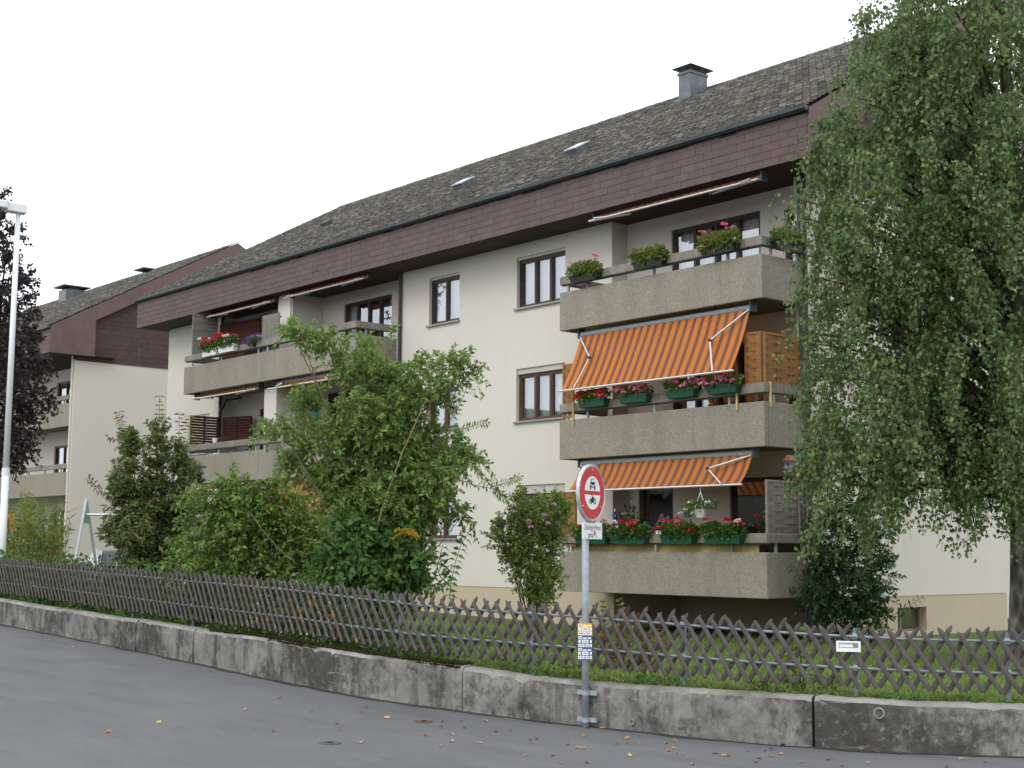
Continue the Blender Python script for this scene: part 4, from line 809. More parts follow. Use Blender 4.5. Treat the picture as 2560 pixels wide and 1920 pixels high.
# ------------------------------------------------------------------ privacy screens, mats and things on balconies
def woven(name, label, a, b, z0, z1, mat, out, nslat, waves, group='wooden privacy screens'):
    """woven panel from point a to b (xy), slats weave in front of and behind uprights"""
    a, b = np.array(a, float), np.array(b, float); d = b-a; L = np.linalg.norm(d); d = d/L; nn = np.array([-d[1], d[0]])*out; o = empty(name, (*((a+b)/2), z0)); tag(o, label, 'privacy screen', group)
    P = lambda s, w_, z: (a[0]+d[0]*s+nn[0]*w_, a[1]+d[1]*s+nn[1]*w_, z)
    for s in (.02, L-.02): MB().obox(P(s, 0, (z0+z1)/2), (*d, 0), (*nn, 0), (0, 0, 1), .045, .045, z1-z0).build('frame_post', mat, o)
    for z in (z0+.02, z1-.02): MB().obox(P(L/2, 0, z), (*d, 0), (*nn, 0), (0, 0, 1), L-.095, .04, .04).build('frame_rail', mat, o)
    for i in range(1, waves): MB().obox(P(L*i/waves, 0, (z0+z1)/2), (*d, 0), (*nn, 0), (0, 0, 1), .025, .018, z1-z0-.09).build('upright', mat, o)
    h = (z1-z0-.09)/nslat
    for k in range(nslat):
        z = z0+.045+h*k; m = 4*waves; V = []
        for i in range(m+1):
            s = .045+(L-.09)*i/m; w_ = .013*math.cos(math.pi*waves*(s/L)+math.pi*k)
            V += [P(s, w_, z+.003), P(s, w_+.006, z+h+.004)]
        MB().add(V, [(2*i, 2*i+2, 2*i+3, 2*i+1) for i in range(m)]).build('slat', mat, o)
    return o
woven('woven_screen', 'honey-brown woven wooden screen on the side of the middle right balcony', (-.06, .09), (-.06, 1.28), 4.90, 5.85, 'honey', -1, 11, 3)
woven('woven_screen', 'narrow honey-brown wooden screen facing the street, right of the open awning', (-.47, .06), (-.09, .06), 4.90, 5.86, 'honey', -1, 11, 2)
woven('woven_screen', 'honey-brown wooden screen at the left end of the middle right balcony', (-5.45, .06), (-5.12, .06), 4.60, 5.75, 'honey', -1, 12, 2)
woven('woven_screen', 'weathered grey woven screen on the side of the ground floor right balcony', (-.06, .09), (-.06, 1.20), 2.12, 3.12, 'greywood', -1, 12, 3)
woven('woven_screen', 'brown wooden screen behind the round sign, ground floor right balcony', (-5.45, .06), (-5.05, .06), 1.9, 3.05, 'honey', -1, 12, 2)
def slatscreen(name, label, a, b, z0, z1, mat, vertical, step, sw):
    a, b = np.array(a, float), np.array(b, float); d = b-a; L = np.linalg.norm(d); d = d/L; nn = np.array([-d[1], d[0]]); o = empty(name, (*((a+b)/2), z0)); tag(o, label, 'privacy screen', 'wooden privacy screens')
    c = lambda s, z, w_=0: (a[0]+d[0]*s+nn[0]*w_, a[1]+d[1]*s+nn[1]*w_, z)
    if vertical:
        for s in np.arange(step/2, L, step): MB().obox(c(s, (z0+z1)/2), (*d, 0), (*nn, 0), (0, 0, 1), sw, .02, z1-z0).build('slat', mat, o)
        for z in (z0+.12, z1-.12): MB().obox(c(L/2, z, .03), (*d, 0), (*nn, 0), (0, 0, 1), L, .03, .05).build('batten', mat, o)
    else:
        for z in np.arange(z0+step/2, z1, step): MB().obox(c(L/2, z), (*d, 0), (*nn, 0), (0, 0, 1), L, .02, sw).build('slat', mat, o)
        for s in (.03, L/2, L-.03): MB().obox(c(s, (z0+z1)/2, .03), (*d, 0), (*nn, 0), (0, 0, 1), .05, .03, z1-z0).build('batten', mat, o)
    return o
slatscreen('slat_screen', 'grey board screen at the left end of the top left balcony', (-22.1, .10), (-22.1, .95), 7.70, 8.99, 'greywood', False, .115, .108)
slatscreen('slat_screen', 'grey corrugated screen of upright slats against the white party wall, top left balcony', (-18.1, .17), (-17.15, .17), 7.0, 8.38, 'greywood', True, .062, .05)
slatscreen('slat_screen', 'dark red slatted screen on the side of the middle left balcony', (-22.15, .16), (-22.15, 1.12), 4.85, 5.84, 'redwood', False, .082, .066)
slatscreen('slat_screen', 'dark red slatted panel against the recess wall of the middle left balcony', (-22.1, 1.22), (-20.95, 1.55), 4.85, 5.80, 'redwood', False, .082, .07)
slatscreen('slat_screen', 'red-brown board screen in the shade of the top left balcony', (-22.05, 1.0), (-20.1, 1.25), 6.9, 8.7, 'redwood', False, .12, .112)
slatscreen('slat_screen', 'red-brown slatted shutter wall behind the laundry, middle left balcony', (-17.0, 1.72), (-14.6, 1.72), 4.75, 6.15, 'redwood', False, .12, .11)
mt = empty('reed_mat', (-2.7, .15, 1.1)); tag(mt, 'yellow reed mat inside the rail gap of the ground floor right balcony', 'mat')
for i in range(50):
    x = -5.3+i*.1; MB().box(x+.002, x+.098, .155, .17, 1.1, 2.02).build('reed_strip', 'mat', mt)
ld = [('hanging_cloth', 'pink cloth hanging on the middle left balcony beside the big shrub', 'clothpink', -17.05, .9, 5.35, 5.72, .3), ('hanging_cloth', 'teal cloth hanging beside the pink cloth on the middle left balcony', 'clothteal', -16.62, .95, 5.3, 5.75, .3)]
for nme, lab, mm, x, y, z0, z1, wd in ld:
    V = []; n = 12
    for i in range(n+1):
        for z in (z0, (z0+z1)/2, z1): V.append((x+wd*i/n, y+.03*math.sin(i*1.4)*(1.2 if z < z1 else .4), z))
    tag(MB().add(V, [(i*3+k, i*3+3+k, i*3+4+k, i*3+1+k) for i in range(n) for k in (0, 1)]).build(nme, mm), lab, 'laundry', 'laundry on the middle left balcony')
tag(MB().tube([(-17.4, .93, 5.74), (-15.2, .98, 5.74)], .006, 5).build('washing_line', 'alu'), 'thin washing line across the middle left balcony', 'washing line')
cv = MB(); cv.lathe((-19.7, .5, 3.9), [(.36, 0), (.36, .55), (.30, .8), (.12, .92)], 14); tag(cv.build('covered_grill', 'greycloth'), 'grey fabric cover over a grill on the middle left balcony', 'cover')
tb = MB(); tb.lathe((-20.5, .5, 4.56), [(.42, 0), (.42, .035)], 20); tbo = tb.build('table_top', 'whiteframe'); rt_ = empty('balcony_table', (-20.5, .5, 3.94)); put(tbo, rt_); MB().tube([(-20.5, .5, 3.94), (-20.5, .5, 4.56)], .03, 8).build('table_leg', 'whiteframe', rt_); tag(rt_, 'round white table showing through the rail gap of the middle left balcony', 'table')
gp = empty('balcony_bundle', (-19.0, .45, 6.7)); tag(gp, 'dark folded garden cushions piled on the top left balcony', 'cushions')
for i in range(4): MB().obox((-18.95+.06*i, .5, 7.55+.11*i), (math.cos(.3*i), math.sin(.3*i), 0), (-math.sin(.3*i), math.cos(.3*i), 0), (0, 0, 1), .6-.05*i, .4, .1).build('cushion', 'greycloth', gp, bevel=.03)
MB().box(-19.3, -18.6, .3, .75, 6.72, 7.49).build('chest', 'soffit', gp)
pt = empty('flower_pot', (-20.9, -.02, 4.9)); tag(pt, 'small pale pot on the rail of the middle left balcony', 'pot'); MB().lathe((-20.45, .07, 4.897), [(.06, 0), (.085, .13), (.09, .14)], 12).build('pot', 'boxwhite', pt)
V, F = foliage_blob((-20.1, .07, 4.97), (.2, .06, .06), 60, .05, .03); npmesh('foliage', V, F, 'darkleaf', pt)
pa = empty('folded_parasol', (-4.35, .5, 1.2)); tag(pa, 'folded blue parasol behind the red geraniums next to the sign', 'parasol')
MB().lathe((-4.35, .5, 1.5), [(.11, 0), (.14, .3), (.10, .7), (.05, 1.0), (.02, 1.12)], 12).build('canopy', 'parasol', pa); MB().tube([(-4.35, .5, 1.18), (-4.35, .5, 2.68)], .018, 8).build('pole', 'alu', pa)
def birdhouse(x, y, z, m1, m2, lab):
    o = empty('birdhouse', (x, y, z)); tag(o, lab, 'birdhouse', 'painted birdhouses'); MB().box(x-.08, x+.08, y-.07, y+.07, z, z+.16).build('box', m1, o)
    MB().prism([(x-.11, y-.09, z+.162), (x+.11, y-.09, z+.162), (x, y-.09, z+.27)], (0, .18, 0)).build('roof', m2, o); MB().lathe((x, y-.071, z+.09), [(.028, 0), (.028, .004)], 10, (0, -1, 0), (1, 0, 0)).build('hole', 'black', o)
birdhouse(.0, .72, 3.32, 'purple', 'honey', 'violet birdhouse on the post beside the grey woven screen'); birdhouse(-.0, .98, 3.38, 'teal', 'teal', 'teal birdhouse at the balcony corner beside the birch')
tag(MB().tube([(-.03, 1.02, 2.145), (-.03, 1.0, 3.0), (-.02, .98, 3.40)], .022, 6).build('birdhouse_post', 'greywood'), 'slim wooden post under the teal birdhouse', 'post')
MB().tube([(-.02, .99, 3.2), (0, .72, 3.32)], .012, 5).build('bracket', 'greywood', bpy.data.objects['birdhouse_post'])
tag(MB().box(-3.2, -2.55, .9, 1.3, 1.2, 2.32).build('balcony_cupboard', 'honey', bevel=.02), 'brown wooden cupboard behind the red geraniums, ground floor balcony', 'cupboard')
# ------------------------------------------------------------------ lattice fence
FEN = empty('lattice_fence', (0, -10, .6)); tag(FEN, 'weathered crossed-slat wooden fence with galvanised rails on top of the retaining wall', 'fence')
def fpt(s, off=WT-.06): p = wallpt(s); m = nrm(s); return np.array([p[0]+m[0]*off, p[1]+m[1]*off])
S0, S1 = walls(-12.6), walls(10.55); STEP = .163
def fz(x):  # (bottom, top) heights of the fence above datum
    zb = float(np.interp(x, [-12, -9.7, -3.3, .4, 2.9, 4.4, 5.6, 6.6, 8, 8.8, 12], [.95, .91, .765, .71, .625, .60, .577, .567, .555, .547, .54]))
    h = float(np.interp(x, [-12, -10.3, -3.9, 0, 2.5, 4.3, 5.2, 6.3, 7.9, 8.6, 12], [.68, .68, .72, .71, .69, .66, .655, .64, .59, .58, .58])); return zb, zb+h
smesh = {}
def slatmesh(L, v):
    mb = MB(); r = .0245; pts = []; n = 7
    for z, k in ((0, 1), (L-.06, 1), (L-.012, .35)):
        for i in range(n): t = math.pi*2*i/n; pts.append((r*k*math.cos(t), .62*r*k*math.sin(t), z))
    F = [(j*n+i, j*n+(i+1) % n, (j+1)*n+(i+1) % n, (j+1)*n+i) for j in range(2) for i in range(n)]+[tuple(range(n))[::-1], tuple(range(2*n, 3*n))]
    me = mb.add(pts, F).mesh('slat'); me.materials.append(M['slat']); return me
for Lk in (.70, .74, .78, .82, .86, .90): smesh[Lk] = slatmesh(Lk, 0)
s = S0; cnt = 0
while s < S1:
    for side in (1, -1):
        ss = s+(STEP*.5 if side < 0 else 0)+random.uniform(-.012, .012); p = fpt(ss, WT-.06-.030*side); d = walldir(ss); zb, zt_ = fz(p[0]); h = zt_-zb; L = h/math.cos(R(33.5)); Lk = min(smesh, key=lambda q: abs(q-L))
        ang = R(33.5)*side+random.uniform(-.03, .03); ax = np.array([-d[0]*math.sin(ang), -d[1]*math.sin(ang), math.cos(ang)]); m = nrm(ss); ayv = np.array([m[0], m[1], 0]); axv = np.cross(ayv, ax)
        o = bpy.data.objects.new('slat', smesh[Lk]); COL.objects.link(o); base = np.array([p[0]+d[0]*math.tan(ang)*h*.5, p[1]+d[1]*math.tan(ang)*h*.5, zb+random.uniform(-.016, .016)])
        sc = L/Lk*random.uniform(.965, 1.03)
        o.parent = FEN; o.matrix_parent_inverse = worldloc(FEN).inverted()
        o.matrix_basis = Matrix(((axv[0], ayv[0], ax[0]*sc, base[0]), (axv[1], ayv[1], ax[1]*sc, base[1]), (axv[2], ayv[2], ax[2]*sc, base[2]), (0, 0, 0, 1))); cnt += 1
    s += STEP
for fr_, nm in ((.80, 'upper'), (.30, 'lower')):
    pts = []
    for q in np.arange(S0-.3, S1+.3, .3): p = fpt(q); a, b = fz(p[0]); pts.append((p[0], p[1], a+(b-a)*fr_))
    seg = 12
    for i in range(0, len(pts)-1, seg): MB().tube(pts[i:i+seg+1], .0155, 6).build('rail', 'railsteel', FEN)
posts_px = [2520, 2137, 1710, 1325, 994, 700, 480, 330, 200, 90]
for px in posts_px:
    best = min(np.linspace(S0, S1, 900), key=lambda t: abs(((np.array([*fpt(t, WT-.02), 0.9])-CAM)@RT)/((np.array([*fpt(t, WT-.02), .9])-CAM)@FW)*CF+1280-px)); p = fpt(best, WT+.0); a, b = fz(p[0]); d = walldir(best); m = nrm(best)
    po = MB().obox((p[0], p[1], (walltop(p[0])-.1+b-.04)/2), (*d, 0), (*m, 0), (0, 0, 1), .04, .03, b-.04-walltop(p[0])+.1).build('post', 'railsteel', FEN)
    for fr_ in (.80, .30): MB().obox((p[0]-m[0]*.03, p[1]-m[1]*.03, a+(b-a)*fr_), (*d, 0), (*m, 0), (0, 0, 1), .045, .03, .05).build('clamp', 'galvl', po)
    if px == 2137: PLP = (p, d, m)
# small notice on the fence post
p, d, m = PLP; npl = empty('notice_plate', (p[0], p[1], .9)); tag(npl, 'small white notice plate on a fence post near the birch', 'sign')
pc = at(2121, 1616, (np.array([*p, 1.])-CAM)@FW-.1); Dp = np.array([d[0], d[1], 0.])*.86+np.array([RT[0], RT[1], 0])*.5; Dp = Dp/np.linalg.norm(Dp); Mp = np.array([-Dp[1], Dp[0], 0]); Zp = np.array([0, 0, 1.])
MB().obox(pc, Dp, Mp, Zp, .225, .012, .10).build('plate', 'white', npl)
MB().obox(pc-Mp*.0075+Zp*.012, Dp, Mp, Zp, .18, .003, .045).build('print', 'printgrey', npl); MB().obox(pc-Mp*.0085+Zp*.006-Dp*.02, Dp, Mp, Zp, .125, .003, .022).build('print', 'white', npl); MB().obox(pc-Mp*.0095+Zp*.010+Dp*.065, Dp, Mp, Zp, .045, .003, .04).build('print', 'printolive', npl)
MB().obox(pc+Mp*.03, Dp, Mp, Zp, .03, .05, .05).build('clamp', 'galv', npl)

# ------------------------------------------------------------------ traffic sign
base = onroad(1464, 1812); s_mid = walls(base[0])
def pole_at(q): return np.array([*(wallpt(q)-nrm(q)*.085), 0.])
sgs = min(np.linspace(s_mid-1, s_mid+1, 801), key=lambda q: abs(((pole_at(q)-CAM)@RT)/((pole_at(q)-CAM)@FW)*CF+1280-1464)); PB = pole_at(sgs); dist = (PB+np.array([0, 0, 1.])-CAM)@FW
SG = empty('traffic_sign', PB); tag(SG, 'round red and white no-vehicles traffic sign on a galvanised pole by the wall', 'traffic sign')
PTOP = 2.62; MB().tube([PB, PB+[0, 0, PTOP]], .037, 16).build('pole', 'galv', SG, smooth=True)
MB().lathe(PB+[0, 0, PTOP], [(.041, -.03), (.041, .005), (.02, .02)], 14).build('pole_cap', 'galvl', SG)
cdv = unit((CAM-PB)*np.array([1, 1, 0])); rtv = np.array([RT[0], RT[1], 0]); rtv = rtv/np.linalg.norm(rtv)
SN = unit(math.cos(R(60))*cdv+math.sin(R(60))*rtv); SR = np.array([-SN[1], SN[0], 0]); SZ = np.array([0, 0, 1.])
DC = at(1459, 1231, dist)+SN*.03; DC = np.array([PB[0], PB[1], DC[2]])+SN*.075
dk = MB().lathe(DC, [(.285, -.03), (.30, -.03), (.305, -.012), (.305, .006), (.292, .012), (.288, .004)], 56, SN, SR).build('disc', 'galvl', SG, smooth=False)
MB().lathe(DC+SN*.0055, [(.276, 0), (.276, .002)], 56, SN, SR).build('red_face', 'red', dk)
def half(sgn):
    pts = []; r = .176; g = .021
    a0 = math.asin(g/r)
    for t in np.linspace(a0, math.pi-a0, 30): pts.append(DC+SN*.009+SR*r*math.cos(t)+SZ*sgn*r*math.sin(t))
    if sgn > 0: pts = pts[::-1]
    return MB().prism(pts, SN*.0015).build('white_field', 'white', dk)
half(1); half(-1)
for a in (90, 215, 325): t = R(a); MB().lathe(DC+SN*.0078+SR*.245*math.cos(t)+SZ*.245*math.sin(t), [(.008, 0), (.005, .004)], 8, SN, SR).build('rivet', 'white', dk)
def flat(polys, o, name, mat, parent, sc=1., th=.0015):
    mb = MB()
    for poly in polys: mb.prism([o+SR*u*sc+SZ*v*sc for u, v in poly], SN*th)
    return mb.build(name, mat, parent)
CO = DC+SN*.0122+SZ*.088
body = [(-.062, -.03), (.062, -.03), (.062, .0), (.05, .022), (-.05, .022), (-.062, 0)]
roof_ = [(-.046, .024), (.046, .024), (.032, .062), (-.032, .062)]
flat([body, roof_, [(-.058, -.055), (-.036, -.055), (-.036, -.03), (-.058, -.03)], [(.036, -.055), (.058, -.055), (.058, -.03), (.036, -.03)]], CO, 'car_symbol', 'black', dk)
flat([[(-.036, .028), (.036, .028), (.026, .055), (-.026, .055)], [(-.03, -.02), (.03, -.02), (.034, -.006), (-.034, -.006)], [(-.056, -.012), (-.038, -.012), (-.038, .006), (-.056, .006)], [(.038, -.012), (.056, -.012), (.056, .006), (.038, .006)]], CO+SN*.0022, 'car_windows', 'white', dk)
MO = DC+SN*.0122-SZ*.078
for u in (-.046, .046):
    ring = MB(); ring.tube([MO+SR*(u+.024*math.cos(t))+SZ*(-.012+.024*math.sin(t)) for t in np.linspace(0, 2*math.pi, 17)], .0045, 4, False); ring.build('motorcycle_wheel', 'black', dk)
flat([[(-.05, -.014), (-.02, -.022), (.02, -.022), (.034, .012), (.05, .018), (.012, .026), (-.004, .022), (-.04, .018)], [(-.022, .02), (.006, .018), (.0, .046), (-.014, .052)], [(-.002, .03), (.004, .022), (.04, .026), (.036, .032)]], MO, 'motorcycle_symbol', 'black', dk)
flat([[(-.018+.012*math.cos(t), .062+.012*math.sin(t)) for t in np.linspace(0, 2*math.pi, 12)[:-1]]], MO, 'motorcycle_rider_head', 'black', dk)
# plate below
PC = np.array([PB[0], PB[1], at(1474, 1327, dist)[2]])+SN*.062+SR*.035
pl2 = MB().obox(PC, SR, SN, SZ, .445, .010, .172).build('plate', 'white', SG, bevel=.002)
def text(body_, o, size, sx, parent, mat, name='lettering', th=.0012):
    cu = bpy.data.curves.new('t', 'FONT'); cu.body = body_; cu.size = size; cu.align_x = 'CENTER'; cu.align_y = 'CENTER'; cu.extrude = th/2; cu.offset = size*.012
    to = bpy.data.objects.new('t', cu); COL.objects.link(to); dg = bpy.context.evaluated_depsgraph_get(); me = bpy.data.meshes.new_from_object(to.evaluated_get(dg)); bpy.data.objects.remove(to); bpy.data.curves.remove(cu)
    for v in me.vertices: c = o+SR*v.co.x*sx+SZ*v.co.y+SN*v.co.z; v.co = c
    me.materials.clear(); me.materials.append(M[mat]); ob = bpy.data.objects.new(name, me); COL.objects.link(ob); put(ob, parent); return ob
text('Zubringerdienst', PC+SN*.0062+SZ*.036, .078, .74, pl2, 'printgrey'); text('gestattet', PC+SN*.0062-SZ*.042+SR*.0, .078, .74, pl2, 'printgrey')
stk = MB(); stk.prism([PC+SN*.0075+SR*(.042+.038*math.cos(t))+SZ*(-.022+.052*math.sin(t)) for t in np.linspace(0, 2*math.pi, 22)[:-1]], SN*.001); st_ = stk.build('sticker', 'white', pl2)
MB().prism([PC+SN*.0087+SR*(.042+.02*math.cos(t))+SZ*(-.022+.031*math.sin(t)) for t in np.linspace(0, 2*math.pi, 20)[:-1]], SN*.0008).build('sticker_print', 'red', pl2)
for a in (-.17, .17): MB().lathe(PC+SN*.0052+SR*a-SZ*.07, [(.006, 0), (.004, .003)], 8, SN, SR).build('rivet', 'printgrey', pl2)
MB().obox(PB+SZ*(PC[2])+SN*.04, SR, SN, SZ, .08, .03, .04).build('clamp', 'galv', SG); MB().obox(PB+SZ*DC[2]+SN*.035, SR, SN, SZ, .1, .05, .05).build('clamp', 'galv', SG)
# wall clamps
dW = walldir(sgs); mW = nrm(sgs)
for z in (.35, .075):
    c = MB().lathe(PB+SZ*z, [(.044, -.022), (.044, .022)], 14).build('pole_clamp', 'galv', SG); MB().obox(PB+SZ*z+np.array([mW[0], mW[1], 0])*.03, (*dW, 0), (*mW, 0), (0, 0, 1), .25, .03, .045).build('clamp_bar', 'galv', c)
# hydrant plates on the pole (face the camera side)
hn = cdv; hr_ = np.array([-hn[1], hn[0], 0])
if hr_@rtv < 0: hr_ = -hr_
def hydrant(z, hgt, mat, lab, kind):
    o = empty('hydrant_plate', (PB[0], PB[1], z)); tag(o, lab, 'plate', 'utility plates on the sign pole'); c = PB+SZ*z+hn*.045-hr_*.005; Wd = .15
    MB().obox(c, hr_, hn, SZ, Wd, .008, hgt-.004).build('plate', mat, o)
    def fld(u0, u1, v0, v1, m='white', k=0): MB().obox(c+hn*(.0052+k)+hr_*((u0+u1)/2-.5)*Wd+SZ*((v0+v1)/2-.5)*hgt, hr_, hn, SZ, (u1-u0)*Wd, .002, (v1-v0)*hgt).build('field' if k == 0 else 'figure', m, o)
    fld(.03, .3, .70, .94); fld(.36, .62, .72, .84); fld(.68, .92, .72, .84); fld(.03, .2, .40, .64); fld(.28, .74, .38, .66); fld(.84, .97, .40, .64); fld(.03, .47, .06, .32); fld(.53, .8, .06, .32); fld(.85, .97, .06, .32)
    for u, v in ((.12, .82), (.2, .82), (.40, .52), (.5, .52), (.6, .52), (.12, .19), (.24, .19), (.34, .19), (.62, .19), (.7, .19)): fld(u, u+.035, v-.07, v+.07, 'black', .0022)
zc = lambda py: at(1460, py, dist)[2]
hydrant(zc(1573.), .128, 'yellow', 'small yellow and white utility plate on the sign pole', 0); hydrant(zc(1603.), .128, 'blue', 'upper of two small blue utility plates on the sign pole', 1); hydrant(zc(1632.5), .128, 'blue', 'lower of two small blue utility plates on the sign pole', 1)

# ------------------------------------------------------------------ street lamp
LP = empty('street_lamp', (-13.3, -8.72, .7)); tag(LP, 'white street lamp with a flat box head at the left edge', 'street lamp')
lb = at(4, 1400, 29.6); lt = at(46, 520, 29.6); lx, ly = (lb[0]+lt[0])/2, (lb[1]+lt[1])/2; LP.location = (lx, ly, ground(lx, ly))
lz = lt[2]
MB().tube([(lx, ly, .5), (lx, ly, 3.4)], [.076, .074], 16).build('pole_base', 'lampwhite', LP, smooth=True); MB().tube([(lx, ly, 3.4), (lx, ly, lz)], [.066, .052], 16).build('pole', 'lampwhite', LP, smooth=True); MB().tube([(lx, ly, 3.33), (lx, ly, 3.47)], .08, 16).build('collar', 'lampwhite', LP)
hd = np.array([-.10, -1., .03]); hd = hd/np.linalg.norm(hd); sx_ = np.array([1., -.1, 0]); sx_ = sx_/np.linalg.norm(sx_); uz_ = np.cross(sx_, hd); uz_ = uz_*np.sign(uz_[2])
hc_ = np.array([lx, ly, lz+.09]); MB().obox(hc_+hd*.05, hd, sx_, uz_, .42, .24, .20).build('neck_box', 'lampwhite', LP, bevel=.02); lh_ = MB().obox(hc_+hd*.82+uz_*.02, hd, sx_, uz_, 1.12, .34, .17).build('lamp_head', 'lampwhite', LP, bevel=.03)
MB().obox(hc_+hd*.85-uz_*.075, hd, sx_, uz_, .95, .28, .04).build('lens', 'zincdark', lh_)

# ------------------------------------------------------------------ swing frame
SW = empty('swing_frame', (-12.6, -7.2, .6)); tag(SW, 'galvanised A-shaped swing frame behind the fence on the left', 'swing')
ap = at(216, 1248, 30.); a1 = at(186, 1415, 29.6); a2 = at(241, 1418, 30.4); gz = ground(ap[0], ap[1]); 
def ext(p, q, z): t = (z-p[2])/(q[2]-p[2]); return p+(q-p)*t
for q in (a1, a2): MB().tube([ap, ext(ap, q, gz-.1)], .032, 8).build('leg', 'galvl', SW)
bd = np.array([.62, .78, 0]); ap2 = ap+bd*2.4; b0 = ap-np.array([0, 0, .33])
for q in (a1, a2): MB().tube([ap2, ext(ap2, q+bd*2.4, gz-.1)], .032, 8).build('leg', 'galvl', SW)
MB().tube([b0, b0+bd*2.4], .028, 8).build('crossbar', 'galvl', SW)
e1, e2 = ext(ap, a1, ap[2]-.52), ext(ap, a2, ap[2]-.52); MB().prism([ap, e1, e2], bd*.012).build('gusset_plate', 'galv', SW)
for k in (.7, 1.6):
    MB().tube([b0+bd*k, b0+bd*k-np.array([0, 0, 1.5])], .006, 4).build('rope', 'boxwhite', SW); MB().tube([b0+bd*(k+.4), b0+bd*(k+.4)-np.array([0, 0, 1.5])], .006, 4).build('rope', 'boxwhite', SW)
    MB().obox(b0+bd*(k+.2)-np.array([0, 0, 1.5]), bd, (-bd[1], bd[0], 0), (0, 0, 1), .45, .2, .03).build('seat', 'greywood', SW)
# ------------------------------------------------------------------ parked car behind the shrubs
cp = at(285, 1425, 41.); cz = 1.825-(1470-1381)/CF*41-.45; CA = empty('parked_car', (cp[0], cp[1], cz)); tag(CA, 'dark green car parked behind the bronzed conical shrub', 'car')
ca = math.atan2(.25, -1.); cu_ = np.array([math.cos(ca), math.sin(ca), 0]); cv_ = np.array([-cu_[1], cu_[0], 0]); cw_ = np.array([0, 0, 1.]); CP0 = np.array([cp[0], cp[1], cz])-cu_*.9
prof = [(-2.1, .30), (-2.15, .62), (-2.0, .86), (-1.35, .92), (-.75, 1.36), (.45, 1.42), (1.0, .95), (1.85, .82), (2.12, .66), (2.15, .32)]
def carp(u, v, z): return CP0+cu_*u+cv_*v+cw_*z
bdv = []; W2 = .84
for u, z in prof:
    wv = W2 if z < .97 else W2-.16; bdv.append((u, wv, z))
V = [carp(u, -wv, z) for u, wv, z in bdv]+[carp(u, wv, z) for u, wv, z in bdv]; n = len(bdv)
MB().add(V, [tuple(range(n)), tuple(range(2*n-1, n-1, -1))]+[(i, (i+1) % n+0, n+(i+1) % n, n+i) for i in range(n)]).build('body', 'carpaint', CA, bevel=.05)
for sgn in (-1, 1):
    y = sgn*(W2-.10); MB().prism([carp(-1.15, y+sgn*.075, .94), carp(-.70, y-sgn*.02, 1.30), carp(.40, y-sgn*.02, 1.35), carp(.85, y+sgn*.075, .96)], cv_*sgn*.03).build('side_window', 'carglass', CA)
MB().prism([carp(1.0, -.66, 1.0), carp(1.0, .66, 1.0), carp(.52, .58, 1.40), carp(.52, -.58, 1.40)], unit(np.array(cu_)*.6+cw_*.8)*.02).build('windscreen', 'carglass', CA); MB().prism([carp(-1.33, -.66, .97), carp(-1.33, .66, .97), carp(-.80, .58, 1.36), carp(-.80, -.58, 1.36)], unit(-np.array(cu_)*.6+cw_*.8)*.02).build('rear_window', 'carglass', CA)
for u in (-1.32, 1.32):
    for v in (-.78, .78):
        wh = MB().lathe(carp(u, v, .31)-cv_*.1, [(.31, 0), (.31, .2)], 18, cv_, cu_).build('wheel', 'tyre', CA); MB().lathe(carp(u, v, .31)-cv_*.105, [(.19, 0), (.19, .21)], 14, cv_, cu_).build('rim', 'alu', wh)
for v in (-.58, .58): MB().obox(carp(2.10, v, .68), cu_, cv_, cw_, .1, .32, .14).build('headlight', 'alu', CA)
for v in (-.95, .95): MB().obox(carp(.72, v, 1.0), cu_, cv_, cw_, .12, .2, .13).build('mirror', 'carpaint', CA)
# ------------------------------------------------------------------ red bucket among the left plants
rp = at(115, 1383, 34.); ro = empty('red_bucket', rp-np.array([0, 0, .2])); tag(ro, 'small red plastic bucket among the plants on the left', 'bucket'); MB().lathe(rp-np.array([0, 0, .16]), [(.075, 0), (.10, .14), (.11, .145)], 14).build('pail', 'plasticred', ro); MB().tube([rp+np.array([.1*math.cos(t), 0, -.02+.1*math.sin(t)]) for t in np.linspace(0, math.pi, 9)], .005, 4).build('handle', 'boxwhite', ro); MB().box(rp[0]-.14, rp[0]+.14, rp[1]-.14, rp[1]+.14, .55, rp[2]-.162).build('stand', 'soffit', ro)
# ------------------------------------------------------------------ road covers and fallen leaves
for px, py, mm, lab in ((1059, 1804, 'iron', 'small rusty round valve cover in the road near the wall'), (825, 1858, 'irondark', 'small dark round valve cover in the road further from the wall')):
    q = onroad(px, py); z = zroad(q[0]); o = MB().lathe((q[0], q[1], z-.02), [(.105, 0), (.105, .024), (.10, .026)], 24).build('valve_cover', mm); tag(o, lab, 'valve cover', 'valve covers in the road')
    MB().lathe((q[0], q[1], z), [(.03, 0), (.03, .012), (.022, .013)], 12).build('lid', 'black', o)
lm = []
for k in range(6):
    L, W_ = random.uniform(.045, .07), random.uniform(.03, .045); cu = random.uniform(.006, .018)
    for mt_ in LITTER:
        me = MB().add([(0, 0, .003), (L*.35, W_*.5, .004+cu), (L*.75, W_*.38, .004+cu*.7), (L, 0, .012+cu*.5), (L*.75, -W_*.38, .005), (L*.35, -W_*.5, .004+cu*.4), (L*.5, 0, .003)], [(0, 6, 1), (1, 6, 2), (2, 6, 3), (3, 6, 4), (4, 6, 5), (5, 6, 0)]).mesh('fallen_leaf'); me.materials.append(mt_); lm.append(me)
